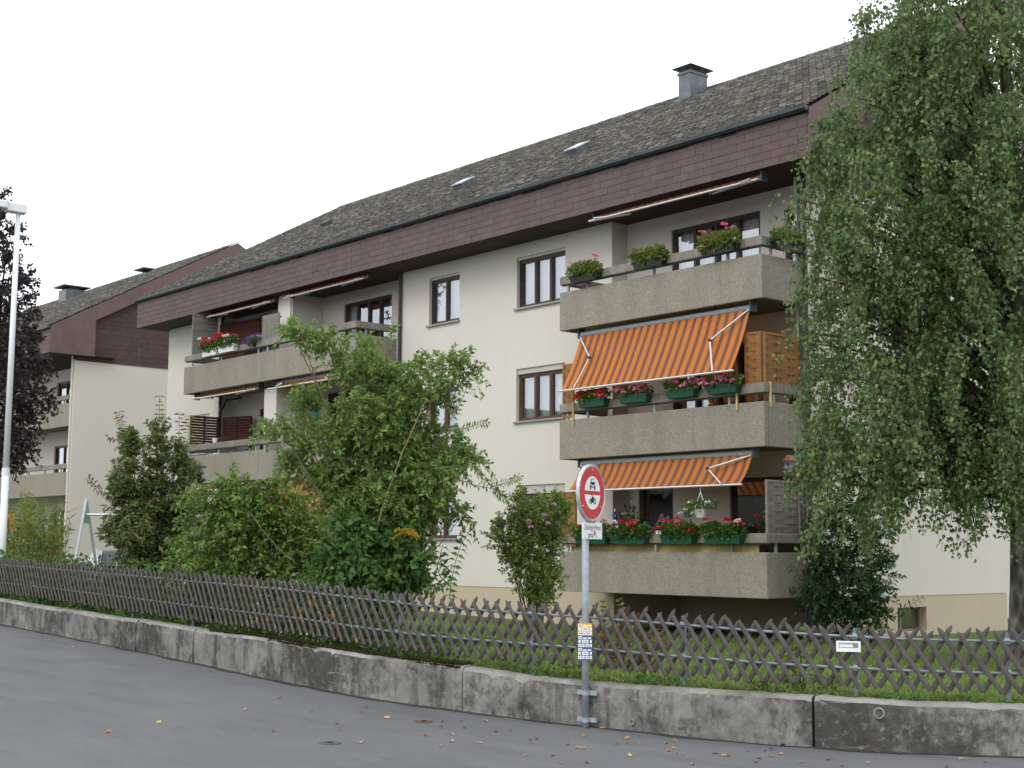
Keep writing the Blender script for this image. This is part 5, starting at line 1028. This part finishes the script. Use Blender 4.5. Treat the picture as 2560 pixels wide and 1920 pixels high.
spots = [(1334, 1852), (1342, 1848), (1419, 1862), (1436, 1872), (1450, 1873), (1452, 1840), (1473, 1821), (1560, 1859), (1563, 1849), (1575, 1893), (1472, 1910), (1598, 1861), (1669, 1860), (1683, 1874), (1700, 1886), (1703, 1886), (1694, 1856), (1667, 1879), (1738, 1913), (1783, 1885), (1808, 1891), (1821, 1893), (1876, 1880), (1907, 1876), (1918, 1873), (1962, 1864), (1946, 1886), (1918, 1892), (1906, 1898), (1893, 1908), (2075, 1899), (2010, 1907), (2028, 1864), (2100, 1916), (2150, 1880), (2165, 1908), (2202, 1883), (2256, 1886), (2400, 1900), (2440, 1893), (2365, 1917), (2465, 1907), (1240, 1829), (1272, 1828), (1145, 1804), (1103, 1803), (1163, 1821), (1135, 1839), (1064, 1841), (1107, 1867), (1125, 1856), (1222, 1805), (1204, 1860), (1103, 1819), (844, 1811), (852, 1827), (893, 1781), (923, 1771), (957, 1796), (783, 1780), (895, 1857), (692, 1748), (364, 1666), (438, 1650), (290, 1620), (179, 1619), (530, 1680), (610, 1775), (690, 1830), (258, 1833), (390, 1810), (1310, 1890), (1373, 1891), (1500, 1823), (1540, 1860), (1398, 1908)]
sh = (('small curled {} leaf lying on the asphalt below the wall', 'fallen leaves on the road'),); names = ('orange', 'tan', 'brown', 'yellow')
for i, (px, py) in enumerate(spots):
    q = onroad(px+random.uniform(-4, 4), py); k = random.choice((0, 0, 1, 1, 2, 0, 3)); me = lm[random.randrange(6)*4+k]; o = bpy.data.objects.new('fallen_leaf', me); COL.objects.link(o); o.location = (q[0], q[1], zroad(q[0])+.003); o.rotation_euler = (random.uniform(-.15, .15), random.uniform(-.15, .15), random.uniform(0, 6.28)); sc = random.uniform(.75, 1.25); o.scale = (sc, sc, sc)
    tag(o, 'small curled %s leaf lying on the asphalt in front of the wall' % names[k], 'leaf', 'fallen %s leaves on the road' % names[k])
# ------------------------------------------------------------------ vegetation
class Plant:
    """leaves on twigs; lobes are given as (photo x, y, radius in photo px, depth) and become ellipsoids in space"""
    def __init__(s, name, label, cat, base, group=None):
        s.o = empty(name, base); tag(s.o, label, cat, group); s.base = np.array(base, float); s.br = MB(); s.LP = []; s.LD = []; s.LL = []; s.LW = []
    def lobe(s, px, py, r, d, n, tl=.35, lpt=14, L=.07, W=.04, up=.25, droop=.3, flat=1., shell=.5, stem=True, rz=1.):
        c = at(px, py, d); rm = r/CF*d; R3 = np.array([rm, rm*flat, rm*rz])
        if stem: s.limb(c, rm)
        for i in range(n):
            q = unit(RNG.normal(size=3)); st = c+q*R3*(RNG.uniform(0, 1)**.5)*shell; dr = unit(q+np.array([0, 0, up])+RNG.normal(size=3)*.45); l = tl*RNG.uniform(.6, 1.25); s.twig(st, dr, l, lpt, L, W, droop)
    def twig(s, st, dr, l, n, L, W, droop=.3, r=.004, pair=False, ang=.9, k=5):
        pts = []; 
        for i in range(k): t = i/(k-1); pts.append(st+dr*l*t+np.array([0, 0, -droop*l*t*t]))
        twiglines(s.br, pts, r, r*.45, 3); P = np.array(pts)
        t = (np.arange(n)+RNG.uniform(.2, .8, n))/n*(k-1)*.97; i0 = np.minimum(t.astype(int), k-2); f = (t-i0)[:, None]; Q = P[i0]*(1-f)+P[i0+1]*f; T = unit(P[i0+1]-P[i0])
        sd_ = unit(np.cross(T, RNG.normal(size=(n, 3)))); s.LP.append(Q); s.LD.append(unit(T*(1-ang*.55)+sd_*ang+np.array([0, 0, -.25*droop]))); s.LL.append(L*RNG.uniform(.6, 1.2, n)); s.LW.append(W*RNG.uniform(.7, 1.15, n))
    def limb(s, c, rm, r0=None):
        b = s.base+np.array([RNG.uniform(-.12, .12), RNG.uniform(-.12, .12), 0]); mid = b+(c-b)*.5+np.array([0, 0, .12*np.linalg.norm(c-b)])+RNG.normal(size=3)*.06; l = np.linalg.norm(c-b); r0 = r0 or .006+.004*l
        s.br.tube([b, b+(mid-b)*.5+RNG.normal(size=3)*.02, mid, (mid+c)/2+RNG.normal(size=3)*.03, c], [r0, r0*.85, r0*.65, r0*.45, r0*.25], 5, False)
    def shoot(s, pts, d, n, L, W, r=.007, droop=.2):
        P = np.array([at(x, y, d) for x, y in pts]); s.br.tube(P, np.linspace(r, r*.4, len(P)), 4, False); seg = np.linalg.norm(np.diff(P, axis=0), axis=1); cs_ = np.concatenate([[0], np.cumsum(seg)])
        for i in range(n):
            t = cs_[-1]*(i+.5)/n; q = np.array([np.interp(t, cs_, P[:, k]) for k in range(3)]); q2 = np.array([np.interp(min(t+.02, cs_[-1]), cs_, P[:, k]) for k in range(3)]); T = unit(q2-q+1e-6); sd_ = unit(np.cross(T, unit(RNG.normal(size=3)))) if i % 2 else unit(np.cross(T, FW))
            for sg in (1, -1): s.LP.append(q[None]); s.LD.append(unit(T*.5+sd_*sg+np.array([0, 0, -droop]))[None]); s.LL.append(np.array([L*RNG.uniform(.8, 1.15)])); s.LW.append(np.array([W]))
    def done(s, leaf, bark='bark', crown='crown', trunk='branches', fold=.25, curl=.2):
        V, F = leaves(np.concatenate(s.LP), np.concatenate(s.LD), np.concatenate(s.LL), np.concatenate(s.LW), fold, curl); npmesh(crown, V, F, leaf, s.o); s.br.build(trunk, bark, s.o); s.LP = []; s.LD = []; s.LL = []; s.LW = []; s.br = MB()
def gbase(px, d, dy=0): q = at(px, 1500, d); return np.array([q[0], q[1], ground(q[0], q[1])-.05])
# ---- birch
BD = 20.9; bb = gbase(2556, BD); bir = Plant('birch_tree', 'tall weeping birch with dark trunk at the right edge, hiding the gable end', 'tree', bb)
def axis(t): return bb+np.array([.15*math.sin(t*3), .1*math.cos(t*2.3)-.1, 12.6*t])
tk = MB(); tt = np.linspace(0, 1, 22); tk.tube([axis(t) for t in tt], [max(.012, .23*(1-t)**.85+(.09*max(0, 1-t*18))) for t in tt], 14, False); tko = tk.build('trunk', 'birchbark', bir.o, smooth=True)
BL = [(2380, 40, 170), (2250, 110, 120), (2470, 130, 180), (2160, 260, 120), (2350, 280, 180), (2090, 400, 105), (2500, 330, 180), (2280, 440, 170), (2060, 545, 100), (2180, 590, 150), (2420, 520, 190), (2350, 660, 180), (2120, 720, 130), (2520, 720, 180), (2040, 800, 75),
      (2230, 820, 170), (2420, 860, 190), (2080, 920, 105), (2280, 1000, 165), (2520, 960, 170), (2080, 1060, 100), (2400, 1050, 160), (2180, 1090, 140), (2010, 1130, 65), (2300, 1150, 120), (2470, 1150, 140), (2540, 1200, 110), (2100, 1220, 80), (2200, 1190, 90),
      (2020, 940, 55), (1990, 500, 40), (1985, 545, 32), (2210, 60, 70), (2330, 0, 120), (2130, 160, 50), (2030, 600, 45), (2015, 690, 35), (1995, 830, 34), (2035, 860, 45), (1985, 1180, 34), (2030, 1010, 45), (2040, 1210, 50), (2060, 1290, 45), (2130, 1290, 55), (2045, 400, 45), (2000, 735, 26), (2085, 310, 50), (2060, 360, 45), (2105, 240, 50), (2140, 180, 55), (2075, 450, 60), (2100, 500, 70), (2070, 640, 60), (2055, 760, 55), (2190, 120, 60), (2200, 200, 80)]
bdl = [(-1.3, -.4), (.0, .6), (.9, .3)]
allb = [(x+(48 if x < 2150 and r > 70 else 12), y, r*.92, BD+dz) for x, y, r in BL for dz in ((-1.0, .5) if r > 85 else (-.3,))]+[(x, y, 210, BD+random.uniform(-1.2, 1.2)) for x in (2720, 2900) for y in (100, 330, 560, 800, 1030)]+[(x, y, 220, BD+random.uniform(1.2, 2.6)) for x in (2400, 2600) for y in (150, 400, 650, 900)]+[(2560, -150, 180, BD), (2600, -330, 120, BD), (2450, -120, 150, BD), (2700, -100, 150, BD)]
for x, y, r, d in allb:
    c = at(x, y, d); rm = r/CF*d; t = min(.93, max(.2, (c[2]-bb[2]-.9)/12.6-.06)); a = axis(t); mid = (a+c)/2+np.array([0, 0, .35]); r0 = .05*(1-t)+.018
    bir.br.tube([a, (a+mid)/2+RNG.normal(size=3)*.06, mid, (mid+c)/2+np.array([0, 0, .1])+RNG.normal(size=3)*.05, c], [r0, r0*.8, r0*.6, r0*.4, r0*.2], 5, False)
    vis = x < 2600 and d < BD+1; n = int((52*RNG.uniform(.45, 1.35) if vis else 26)*(rm/.9)**2)+6
    anch = unit(RNG.normal(size=(max(3, n//7), 3)))*np.array([1, 1, .9])*RNG.uniform(.35, .98, (max(3, n//7), 1))
    for i in range(n):
        q = anch[i % len(anch)]; st = c+q*rm+RNG.normal(size=3)*.085; q = unit(q); out = unit(np.array([q[0], q[1], 0.])+RNG.normal(size=3)*.25); l = RNG.uniform(.55, 1.15)*(.9 if rm > .5 else .55); k = 6
        pts = [st+out*l*.42*math.sin(f*1.5)+np.array([0, 0, .06*math.sin(f*3.1)-l*f**1.7]) for f in np.linspace(0, 1, k)]
        twiglines(bir.br, pts, .0055, .002, 3); P = np.array(pts); m = int(44*l) if vis else int(26*l)
        f = RNG.uniform(0, .999, m)*(k-1); i0 = f.astype(int); g = (f-i0)[:, None]; Q = P[i0]*(1-g)+P[i0+1]*g+RNG.normal(size=(m, 3))*.05
        D = unit(RNG.normal(size=(m, 3))*.75+np.array([0, 0, -.75])); bir.LP.append(Q); bir.LD.append(D); sz = .074 if vis else .1; bir.LL.append(sz*RNG.uniform(.65, 1.3, m)); bir.LW.append(sz*.78*RNG.uniform(.7, 1.2, m))
bir.done('birchleaf', 'twig', 'crown', 'branches')
# ---- big central shrub (light upper growth, broad dark leaves below)
def c7(x, y): return 640+x/2.44, 800+y/2.44
D1 = 19.6; big = Plant('large_shrub', 'tall loose light-green shrub behind the fence in front of the left balconies', 'shrub', gbase(960, D1))
for x, y, r in ((440, 150, 75), (640, 180, 65), (560, 280, 95), (720, 330, 85), (860, 380, 100), (1000, 310, 70), (1150, 270, 70), (1270, 290, 50), (760, 480, 130), (930, 520, 120), (620, 540, 90), (1060, 480, 60), (1130, 430, 45), (800, 680, 150), (1000, 740, 130), (1180, 800, 110), (1290, 850, 60), (280, 680, 60), (150, 670, 50), (85, 690, 35), (310, 560, 60), (320, 430, 34), (330, 840, 100), (210, 880, 60), (540, 820, 130), (740, 900, 160), (960, 940, 130), (1120, 980, 100), (470, 1020, 120), (680, 1130, 150), (880, 1130, 130), (1040, 1090, 90), (1130, 1110, 60), (640, 660, 100), (270, 80, 50), (220, 70, 30), (480, 690, 70), (1260, 1190, 40), (560, 950, 120), (840, 1010, 150), (990, 1040, 110), (760, 1180, 150), (560, 1160, 130), (900, 1230, 120), (1020, 1200, 80), (700, 760, 120), (880, 800, 120), (1090, 880, 100), (420, 930, 90), (850, 600, 120)):
    px, py = c7(x, y); big.lobe(px, py, r/2.44, D1+RNG.uniform(-.5, .5), int(8+70*(r/130)**1.8), .30, 15, .082, .04, .35, .3, 1.1, .75)
for pts in ([(1200, 960), (1340, 1010), (1450, 1030), (1530, 1070)], [(1430, 1020), (1500, 1000), (1560, 980), (1625, 950)], [(1450, 1030), (1500, 1080), (1545, 1105)], [(1200, 700), (1280, 660), (1350, 635), (1425, 628)], [(1150, 640), (1220, 570), (1270, 450), (1330, 300)], [(760, 340), (790, 240), (820, 110), (850, 20)], [(1300, 860), (1350, 930), (1400, 990), (1460, 960)], [(470, 640), (440, 550), (410, 490)], [(1200, 1120), (1270, 1190), (1330, 1250)]):
    big.shoot([c7(*q) for q in pts], D1-.2, 14, .085, .036)
big.done('shrubleaf', 'bark')
P = [at(*c7(*q), D1-.75) for q in ((735, 1280), (770, 1150), (830, 980), (900, 790), (960, 660), (1040, 480))]; MB().tube(P, np.linspace(.015, .007, len(P)), 6, False).build('stem', 'palewood', big.o)
D2 = 18.9; low = Plant('broad_leaved_shrub', 'dense dark green broad-leaved shrub at the fence below the tall light shrub', 'shrub', gbase(930, D2))
for x, y, r in ((560, 1290, 120), (720, 1300, 130), (880, 1330, 120), (620, 1450, 150), (800, 1470, 150), (920, 1500, 100), (480, 1480, 130), (980, 1580, 60), (700, 1600, 150), (520, 1600, 130), (860, 1610, 130), (960, 1400, 60)):
    px, py = c7(x, y); low.lobe(px, py, r/2.44, D2+RNG.uniform(-.3, .3), int(62*(r/130)**1.8), .26, 10, .115, .072, .1, .5, .8, .85)
low.done('deepleaf', 'twig', fold=.15, curl=.3)
# ---- shrub left of it
D3 = 21.6; mid = Plant('lilac_shrub', 'mid-green leafy shrub between the conical shrub and the tall light shrub', 'shrub', gbase(640, D3))
for x, y, r in ((560, 1290, 55), (640, 1270, 60), (720, 1290, 60), (600, 1360, 75), (690, 1380, 80), (540, 1390, 60), (560, 1440, 60), (640, 1450, 75), (730, 1440, 70), (570, 1205, 22), (610, 1240, 30), (500, 1330, 40), (790, 1360, 60), (700, 1235, 30), (800, 1440, 60), (520, 1260, 45), (600, 1300, 60), (680, 1310, 60), (760, 1330, 60), (480, 1400, 55), (530, 1440, 50), (840, 1400, 60)):
    mid.lobe(x, y, r, D3+RNG.uniform(-.5, .5), int(12+80*(r/70)**1.8), .34, 14, .09, .046, .35, .35, 1.1, .8)
mid.shoot([(620, 1300), (580, 1240), (575, 1195)], D3, 10, .09, .04)
mid.done('shrubleaf', 'twig')
MB().tube([at(*q, D3-.7) for q in ((626, 1283), (660, 1330), (700, 1375), (730, 1400))], .006, 5, False).build('stem', 'palewood', mid.o)
# ---- conical shrub
def c2(x, y): return x/2.766, 900+y/2.766
D4 = 26.; con = Plant('conical_shrub', 'conical bronze-tinged shrub with upright leafy shoots beside the swing frame', 'shrub', gbase(365, D4))
for x, y, r in ((1040, 1420, 260), (940, 1250, 180), (1120, 1250, 210), (870, 1150, 110), (1010, 1080, 200), (1200, 1100, 150), (880, 930, 95), (1080, 900, 120), (1230, 920, 85), (890, 780, 55), (1090, 740, 70), (890, 660, 50), (1085, 600, 48), (870, 560, 34), (930, 590, 34), (1240, 790, 45), (1240, 650, 30), (1090, 500, 28), (1300, 1000, 90), (820, 1270, 100), (1240, 1350, 140), (790, 1190, 60), (1340, 840, 40), (1230, 730, 60), (800, 880, 50), (820, 1010, 60)):
    px, py = c2(x, y); con.lobe(px, py, r/2.766*.76, D4+RNG.uniform(-.4, .4), int(8+95*(r/200)**1.7), .3, 15, .115, .05, 1.3, .15, 1., .85)
for pts in ([(1090, 700), (1100, 480), (1105, 240)], [(880, 620), (850, 480), (820, 355)], [(1220, 760), (1235, 560), (1245, 365)], [(1280, 720), (1300, 540), (1305, 380)], [(780, 960), (690, 900), (605, 810)], [(930, 640), (935, 540), (925, 490)], [(1140, 700), (1150, 600), (1145, 540)], [(1010, 660), (1020, 570), (1015, 520)], [(1290, 860), (1340, 780), (1380, 700)], [(760, 900), (790, 860), (800, 830)], [(830, 800), (810, 720), (800, 680)]):
    con.shoot([c2(*q) for q in pts], D4-.1, 15, .115, .045, .008, .35)
con.done('coneleaf', 'twig', curl=.45)
# ---- rose of Sharon beside the sign
def c8(x, y): return 1200+x/4.607, 1180+y/4.607
D5 = 20.5; ros = Plant('flowering_shrub', 'vase-shaped shrub with mauve flowers and yellowing leaves left of the sign', 'shrub', gbase(1338, D5))
for x, y, r in ((450, 480, 110), (650, 470, 120), (880, 420, 110), (320, 620, 110), (520, 680, 150), (760, 650, 160), (900, 600, 90), (300, 820, 120), (480, 880, 160), (720, 880, 170), (860, 760, 80), (400, 1020, 130), (600, 1080, 170), (780, 1060, 130), (500, 1220, 130), (700, 1260, 150), (850, 1230, 90), (620, 1380, 110), (760, 1420, 110), (650, 1540, 80), (220, 620, 40), (170, 760, 40), (420, 330, 40), (520, 250, 25), (880, 300, 50), (960, 500, 40)):
    px, py = c8(x, y); ros.lobe(px, py, r/4.607, D5+RNG.uniform(-.25, .25), int(5+34*(r/130)**1.7), .2, 12, .06, .034, .6, .1, 1., .8)
for pts in ([(400, 420), (395, 330), (390, 260)], [(520, 380), (525, 280), (530, 180)], [(230, 660), (215, 560), (205, 470)], [(170, 780), (150, 700), (140, 630)], [(640, 380), (640, 290)], [(820, 380), (830, 300), (840, 230)]): ros.shoot([c8(*q) for q in pts], D5-.1, 9, .06, .03, .005, .1)
ros.done('yellowleaf', 'bark')
blooms([at(*c8(*q), D5-.45) for q in ((150, 740), (585, 630), (300, 625), (370, 455), (720, 170), (630, 215), (735, 490), (850, 370), (560, 560), (250, 830), (780, 590))], .03, 'fmauve', ros.o)
# ---- dark shrub at the building corner
D6 = 25.6; crn = Plant('corner_shrub', 'dark leafy shrub at the building corner under the birch', 'shrub', gbase(2110, D6))
for x, y, r in ((2070, 1330, 55), (2110, 1280, 50), (2060, 1420, 60), (2110, 1460, 80), (2050, 1500, 50), (2150, 1390, 60), (2170, 1480, 60), (2190, 1340, 30), (2100, 1540, 70), (2160, 1540, 60), (2215, 1420, 25), (2045, 1450, 30)):
    crn.lobe(x, y, r, D6+RNG.uniform(-.3, .3), int(8+60*(r/60)**1.7), .34, 13, .10, .05, .5, .25, .9, .8)
for pts in ([(2150, 1400), (2200, 1330), (2235, 1280)], [(2170, 1440), (2215, 1370), (2240, 1320)], [(2180, 1560), (2250, 1530), (2310, 1490)], [(2170, 1520), (2220, 1470), (2245, 1440)], [(2060, 1480), (2000, 1440), (1972, 1415)], [(2050, 1520), (2005, 1500), (1985, 1480)]): crn.shoot([(a, b) for a, b in pts], D6-.6, 12, .11, .04, .007, .3)
crn.done('darkleaf', 'twig')
# ---- copper tree at the left edge
D7 = 40.; pt_ = gbase(-40, D7); cop = Plant('copper_leaved_tree', 'dark purple-leaved tree behind the street lamp at the left edge', 'tree', pt_)
tk = MB(); tk.tube([pt_, pt_+[.05, 0, 2.5], pt_+[-.05, .1, 5], pt_+[.1, 0, 8.5]], [.2, .16, .11, .03], 10, False); tk.build('trunk', 'twig', cop.o)
for x, y, r in ((-20, 560, 60), (20, 600, 42), (0, 700, 65), (40, 760, 50), (40, 830, 50), (60, 860, 45), (-40, 850, 90), (35, 930, 65), (60, 990, 50), (-10, 1000, 90), (40, 1060, 50), (0, 1120, 80), (-80, 700, 120), (-90, 900, 130), (-80, 1080, 130), (95, 910, 30), (60, 690, 16), (-20, 500, 40), (25, 1110, 40), (100, 1000, 25), (-160, 800, 150), (-170, 1000, 150), (10, 1150, 40)):
    cop.lobe(x, y, r, D7+RNG.uniform(-1, 1), int(10+70*(r/70)**1.7) if x > -60 else int(24*(r/70)**1.5), .42, 14, .13, .085, .2, .3, 1.1, .85, stem=False)
    c = at(x, y, D7); a = pt_+np.array([0, 0, min(7., max(1.5, c[2]-1.6))]); cop.br.tube([a, (a+c)/2+np.array([0, 0, .3]), c], [.05, .03, .012], 5, False)
cop.done('purpleleaf', 'twig')
# ---- perennials at the left (goldenrod and tall leafy stalks)
D8 = 31.5; per = Plant('perennial_clump', 'tall leafy perennials in front of the neighbouring building behind the fence', 'plant', gbase(75, D8))
for i in range(150):
    x = RNG.uniform(5, 160); top = RNG.uniform(1235, 1330)+abs(x-75)*.35; xt = x+RNG.uniform(-22, 22); dd = D8+RNG.uniform(-.8, 1.2); b = at(x, 1440, dd); e = at(xt, top, dd); m_ = 26
    P = np.array([b+(e-b)*f+np.array([0, 0, .12*math.sin(f*2)]) for f in np.linspace(0, 1, 6)]); twiglines(per.br, list(P), .007, .003, 3); f = RNG.uniform(0, .999, m_)*5; i0 = f.astype(int); g = (f-i0)[:, None]; Q = P[i0]*(1-g)+P[i0+1]*g
    per.LP.append(Q); per.LD.append(unit(RNG.normal(size=(m_, 3))+np.array([0, 0, .15]))); per.LL.append(RNG.uniform(.12, .24, m_)); per.LW.append(RNG.uniform(.018, .035, m_))
per.done('yellowleaf', 'strawleaf', 'foliage', 'stems', .15, .4)
gr_ = Plant('goldenrod', 'orange-yellow goldenrod plumes next to the lamp pole', 'plant', gbase(20, 31.))
for i in range(26):
    st = at(RNG.uniform(14, 27), RNG.uniform(1290, 1330), 31.); gr_.twig(st, unit(np.array([*RNG.normal(size=2)*.6, .7])), .2, 26, .035, .02, .6)
gr_.done('goldleaf', 'twig', 'plumes', 'stems'); MB().tube([gbase(20, 31.), at(20, 1310, 31.)], .01, 5).build('stem', 'twig', gr_.o)
gr2 = Plant('goldenrod', 'yellow goldenrod plume in front of the tall light shrub', 'plant', gbase(1015, 18.6))
for i in range(16):
    st = at(1010, 1335, 18.6); gr2.twig(st, unit(RT*RNG.uniform(-.6, 1.)+np.array([0, 0, RNG.uniform(.0, 1.)])), RNG.uniform(.12, .3), 40, .024, .014, .8)
gr2.done('goldleaf', 'twig', 'plumes', 'stems'); MB().tube([gbase(1015, 18.6), at(1005, 1420, 18.6), at(1010, 1335, 18.6)], .006, 5).build('stem', 'twig', gr2.o)
# ---- saplings and shoots by the fence
D9 = 18.4; sap = Plant('young_sapling', 'slender sapling with large hanging leaves in front of the cream wall', 'sapling', gbase(1128, D9))
for pts, n in (([(1180, 1700), (1190, 1600), (1215, 1480), (1250, 1370), (1300, 1290), (1335, 1275)], 13), ([(1180, 1620), (1120, 1560), (1105, 1510), (1140, 1370)], 8), ([(1195, 1540), (1130, 1480), (1110, 1440)], 5), ([(1020, 1400), (1060, 1440), (1090, 1400)], 6), ([(1150, 1620), (1080, 1640), (1060, 1650)], 5)): sap.shoot([c7(*q) for q in pts], D9, n, .12, .055, .008, .5)
sap.done('deepleaf', 'twig', curl=.35)
rd = Plant('rose_bush', 'reddening rose bush behind the fence right of the sign pole', 'shrub', gbase(1560, 16.6))
for x, y, r in ((1600, 1610, 38), (1580, 1560, 30), (1560, 1640, 40), (1640, 1600, 30), (1620, 1660, 30), (1530, 1600, 25)): rd.lobe(x, y, r, 16.6, 13, .16, 9, .055, .035, .2, .4, 1., .9)
for pts in ([(1560, 1600), (1545, 1540), (1548, 1495)], [(1510, 1600), (1505, 1540), (1510, 1500)]): rd.shoot(pts, 16.6, 8, .055, .035, .004, .1)
V1 = len(rd.LP); rd.done('redleaf', 'twig')
r2 = Plant('wild_rose', 'pale green rose shoots rising above the fence right of the sign pole', 'shrub', gbase(1560, 16.9))
for pts in ([(1590, 1600), (1560, 1530), (1546, 1495)], [(1530, 1600), (1510, 1540), (1506, 1500)], [(1545, 1600), (1540, 1560)], [(1480, 1640), (1500, 1600)], [(1570, 1660), (1600, 1600), (1580, 1540)], [(1620, 1640), (1640, 1580)]): r2.shoot(pts, 16.9, 9, .055, .04, .004, .1)
r2.done('yellowleaf', 'twig')
iv = Plant('climbing_ivy', 'small tangled climber on the fence left of the white notice plate', 'plant', gbase(2000, 13.9))
for x, y, r in ((1985, 1640, 24), (1980, 1690, 30), (2030, 1700, 30), (1995, 1590, 16), (1960, 1715, 26), (2080, 1712, 22), (1900, 1718, 20)): iv.lobe(x, y, r, 13.75, 16, .1, 8, .04, .028, .1, .5, 1., .9)
iv.done('yellowleaf', 'twig')
st_ = Plant('dry_stalks', 'bent dry straw-coloured stalks leaning over the fence on the left', 'plant', gbase(150, 27.2))
for a, b in (((170, 1412), (88, 1470)), ((165, 1418), (110, 1452)), ((150, 1430), (95, 1462)), ((140, 1440), (150, 1490)), ((125, 1475), (140, 1495)), ((160, 1470), (150, 1440)), ((205, 1400), (165, 1418)), ((170, 1480), (172, 1500))): st_.shoot([a, ((a[0]+b[0])/2, (a[1]+b[1])/2-3), b], 27.1, 4, .12, .014, .007, .3)
st_.done('strawleaf', 'strawleaf', 'leaves', 'stalks')
# ---- undergrowth behind the fence and lawn grass
P = []; D = []; LL = []; LW = []
for i in range(30000):
    x = RNG.uniform(-14, 4.2); s = walls(x); o_ = WT+.05+abs(RNG.normal())*.45; p = wallpt(s)+nrm(s)*o_; dens = .75+.25*math.sin(x*1.3)-(.45 if x > 2.2 else 0)
    if RNG.uniform() > dens: continue
    hmax = (.95 if x < 1.5 else .45)*(.6+.4*math.sin(x*2.1+1)); P.append((p[0], p[1], ground(p[0], p[1])+RNG.uniform(0, 1)**1.3*hmax)); D.append(RNG.normal(size=3)+np.array([0, 0, .3])); LL.append(RNG.uniform(.05, .1)); LW.append(RNG.uniform(.03, .06))
for i in range(2600):      # trailing over the wall edge
    x = RNG.uniform(-11, 6.5); s = walls(x); p = wallpt(s)+nrm(s)*RNG.uniform(.14, .36)
    if math.sin(x*3.1)+math.sin(x*7.7)*.6 < -.1: continue
    P.append((p[0], p[1], walltop(p[0])+RNG.uniform(-.01, .1))); D.append(RNG.normal(size=3)+np.array([0, 0, .3])); LL.append(RNG.uniform(.035, .07)); LW.append(RNG.uniform(.02, .045))
V, F = leaves(np.array(P), np.array(D), np.array(LL), np.array(LW)); tag(npmesh('undergrowth', V, F, 'deepleaf'), 'low tangled ivy and weeds growing behind the fence', 'undergrowth', None, 'stuff')
n = 90000; gx = RNG.uniform(-6, 13, n); gy = RNG.uniform(-10.5, 1.1, n); near = RNG.uniform(size=n); P = []
for x, y in zip(gx, gy):
    yw = np.interp(x, wx, wy)+WT+.03
    if y < yw or (x < .1 and y > 1.1): continue
    P.append((x, y, ground(x, y)-.005))
P = np.array(P); m = len(P); D = unit(np.stack([RNG.normal(size=m)*.4, RNG.normal(size=m)*.4, np.ones(m)], 1)); V, F = leaves(P, D, RNG.uniform(.04, .10, m), RNG.uniform(.008, .014, m), .1, .3); tag(npmesh('lawn_grass', V, F, 'grass'), 'short mown lawn grass between the fence and the building', 'grass', None, 'stuff')
m = 3200; xs_ = RNG.uniform(3.8, 10.5, m); P = []
for x in xs_:
    s = walls(x); p = wallpt(s)+nrm(s)*(WT+RNG.uniform(-.05, .12)); P.append((p[0], p[1], walltop(p[0])-.03))
P = np.array(P); D = unit(np.stack([RNG.normal(size=m)*.6, RNG.normal(size=m)*.6, np.ones(m)], 1)); V, F = leaves(P, D, RNG.uniform(.05, .14, m), RNG.uniform(.008, .016, m), .1, .4); tag(npmesh('edge_grass', V, F, 'grass'), 'longer grass along the back edge of the wall', 'grass', None, 'stuff')
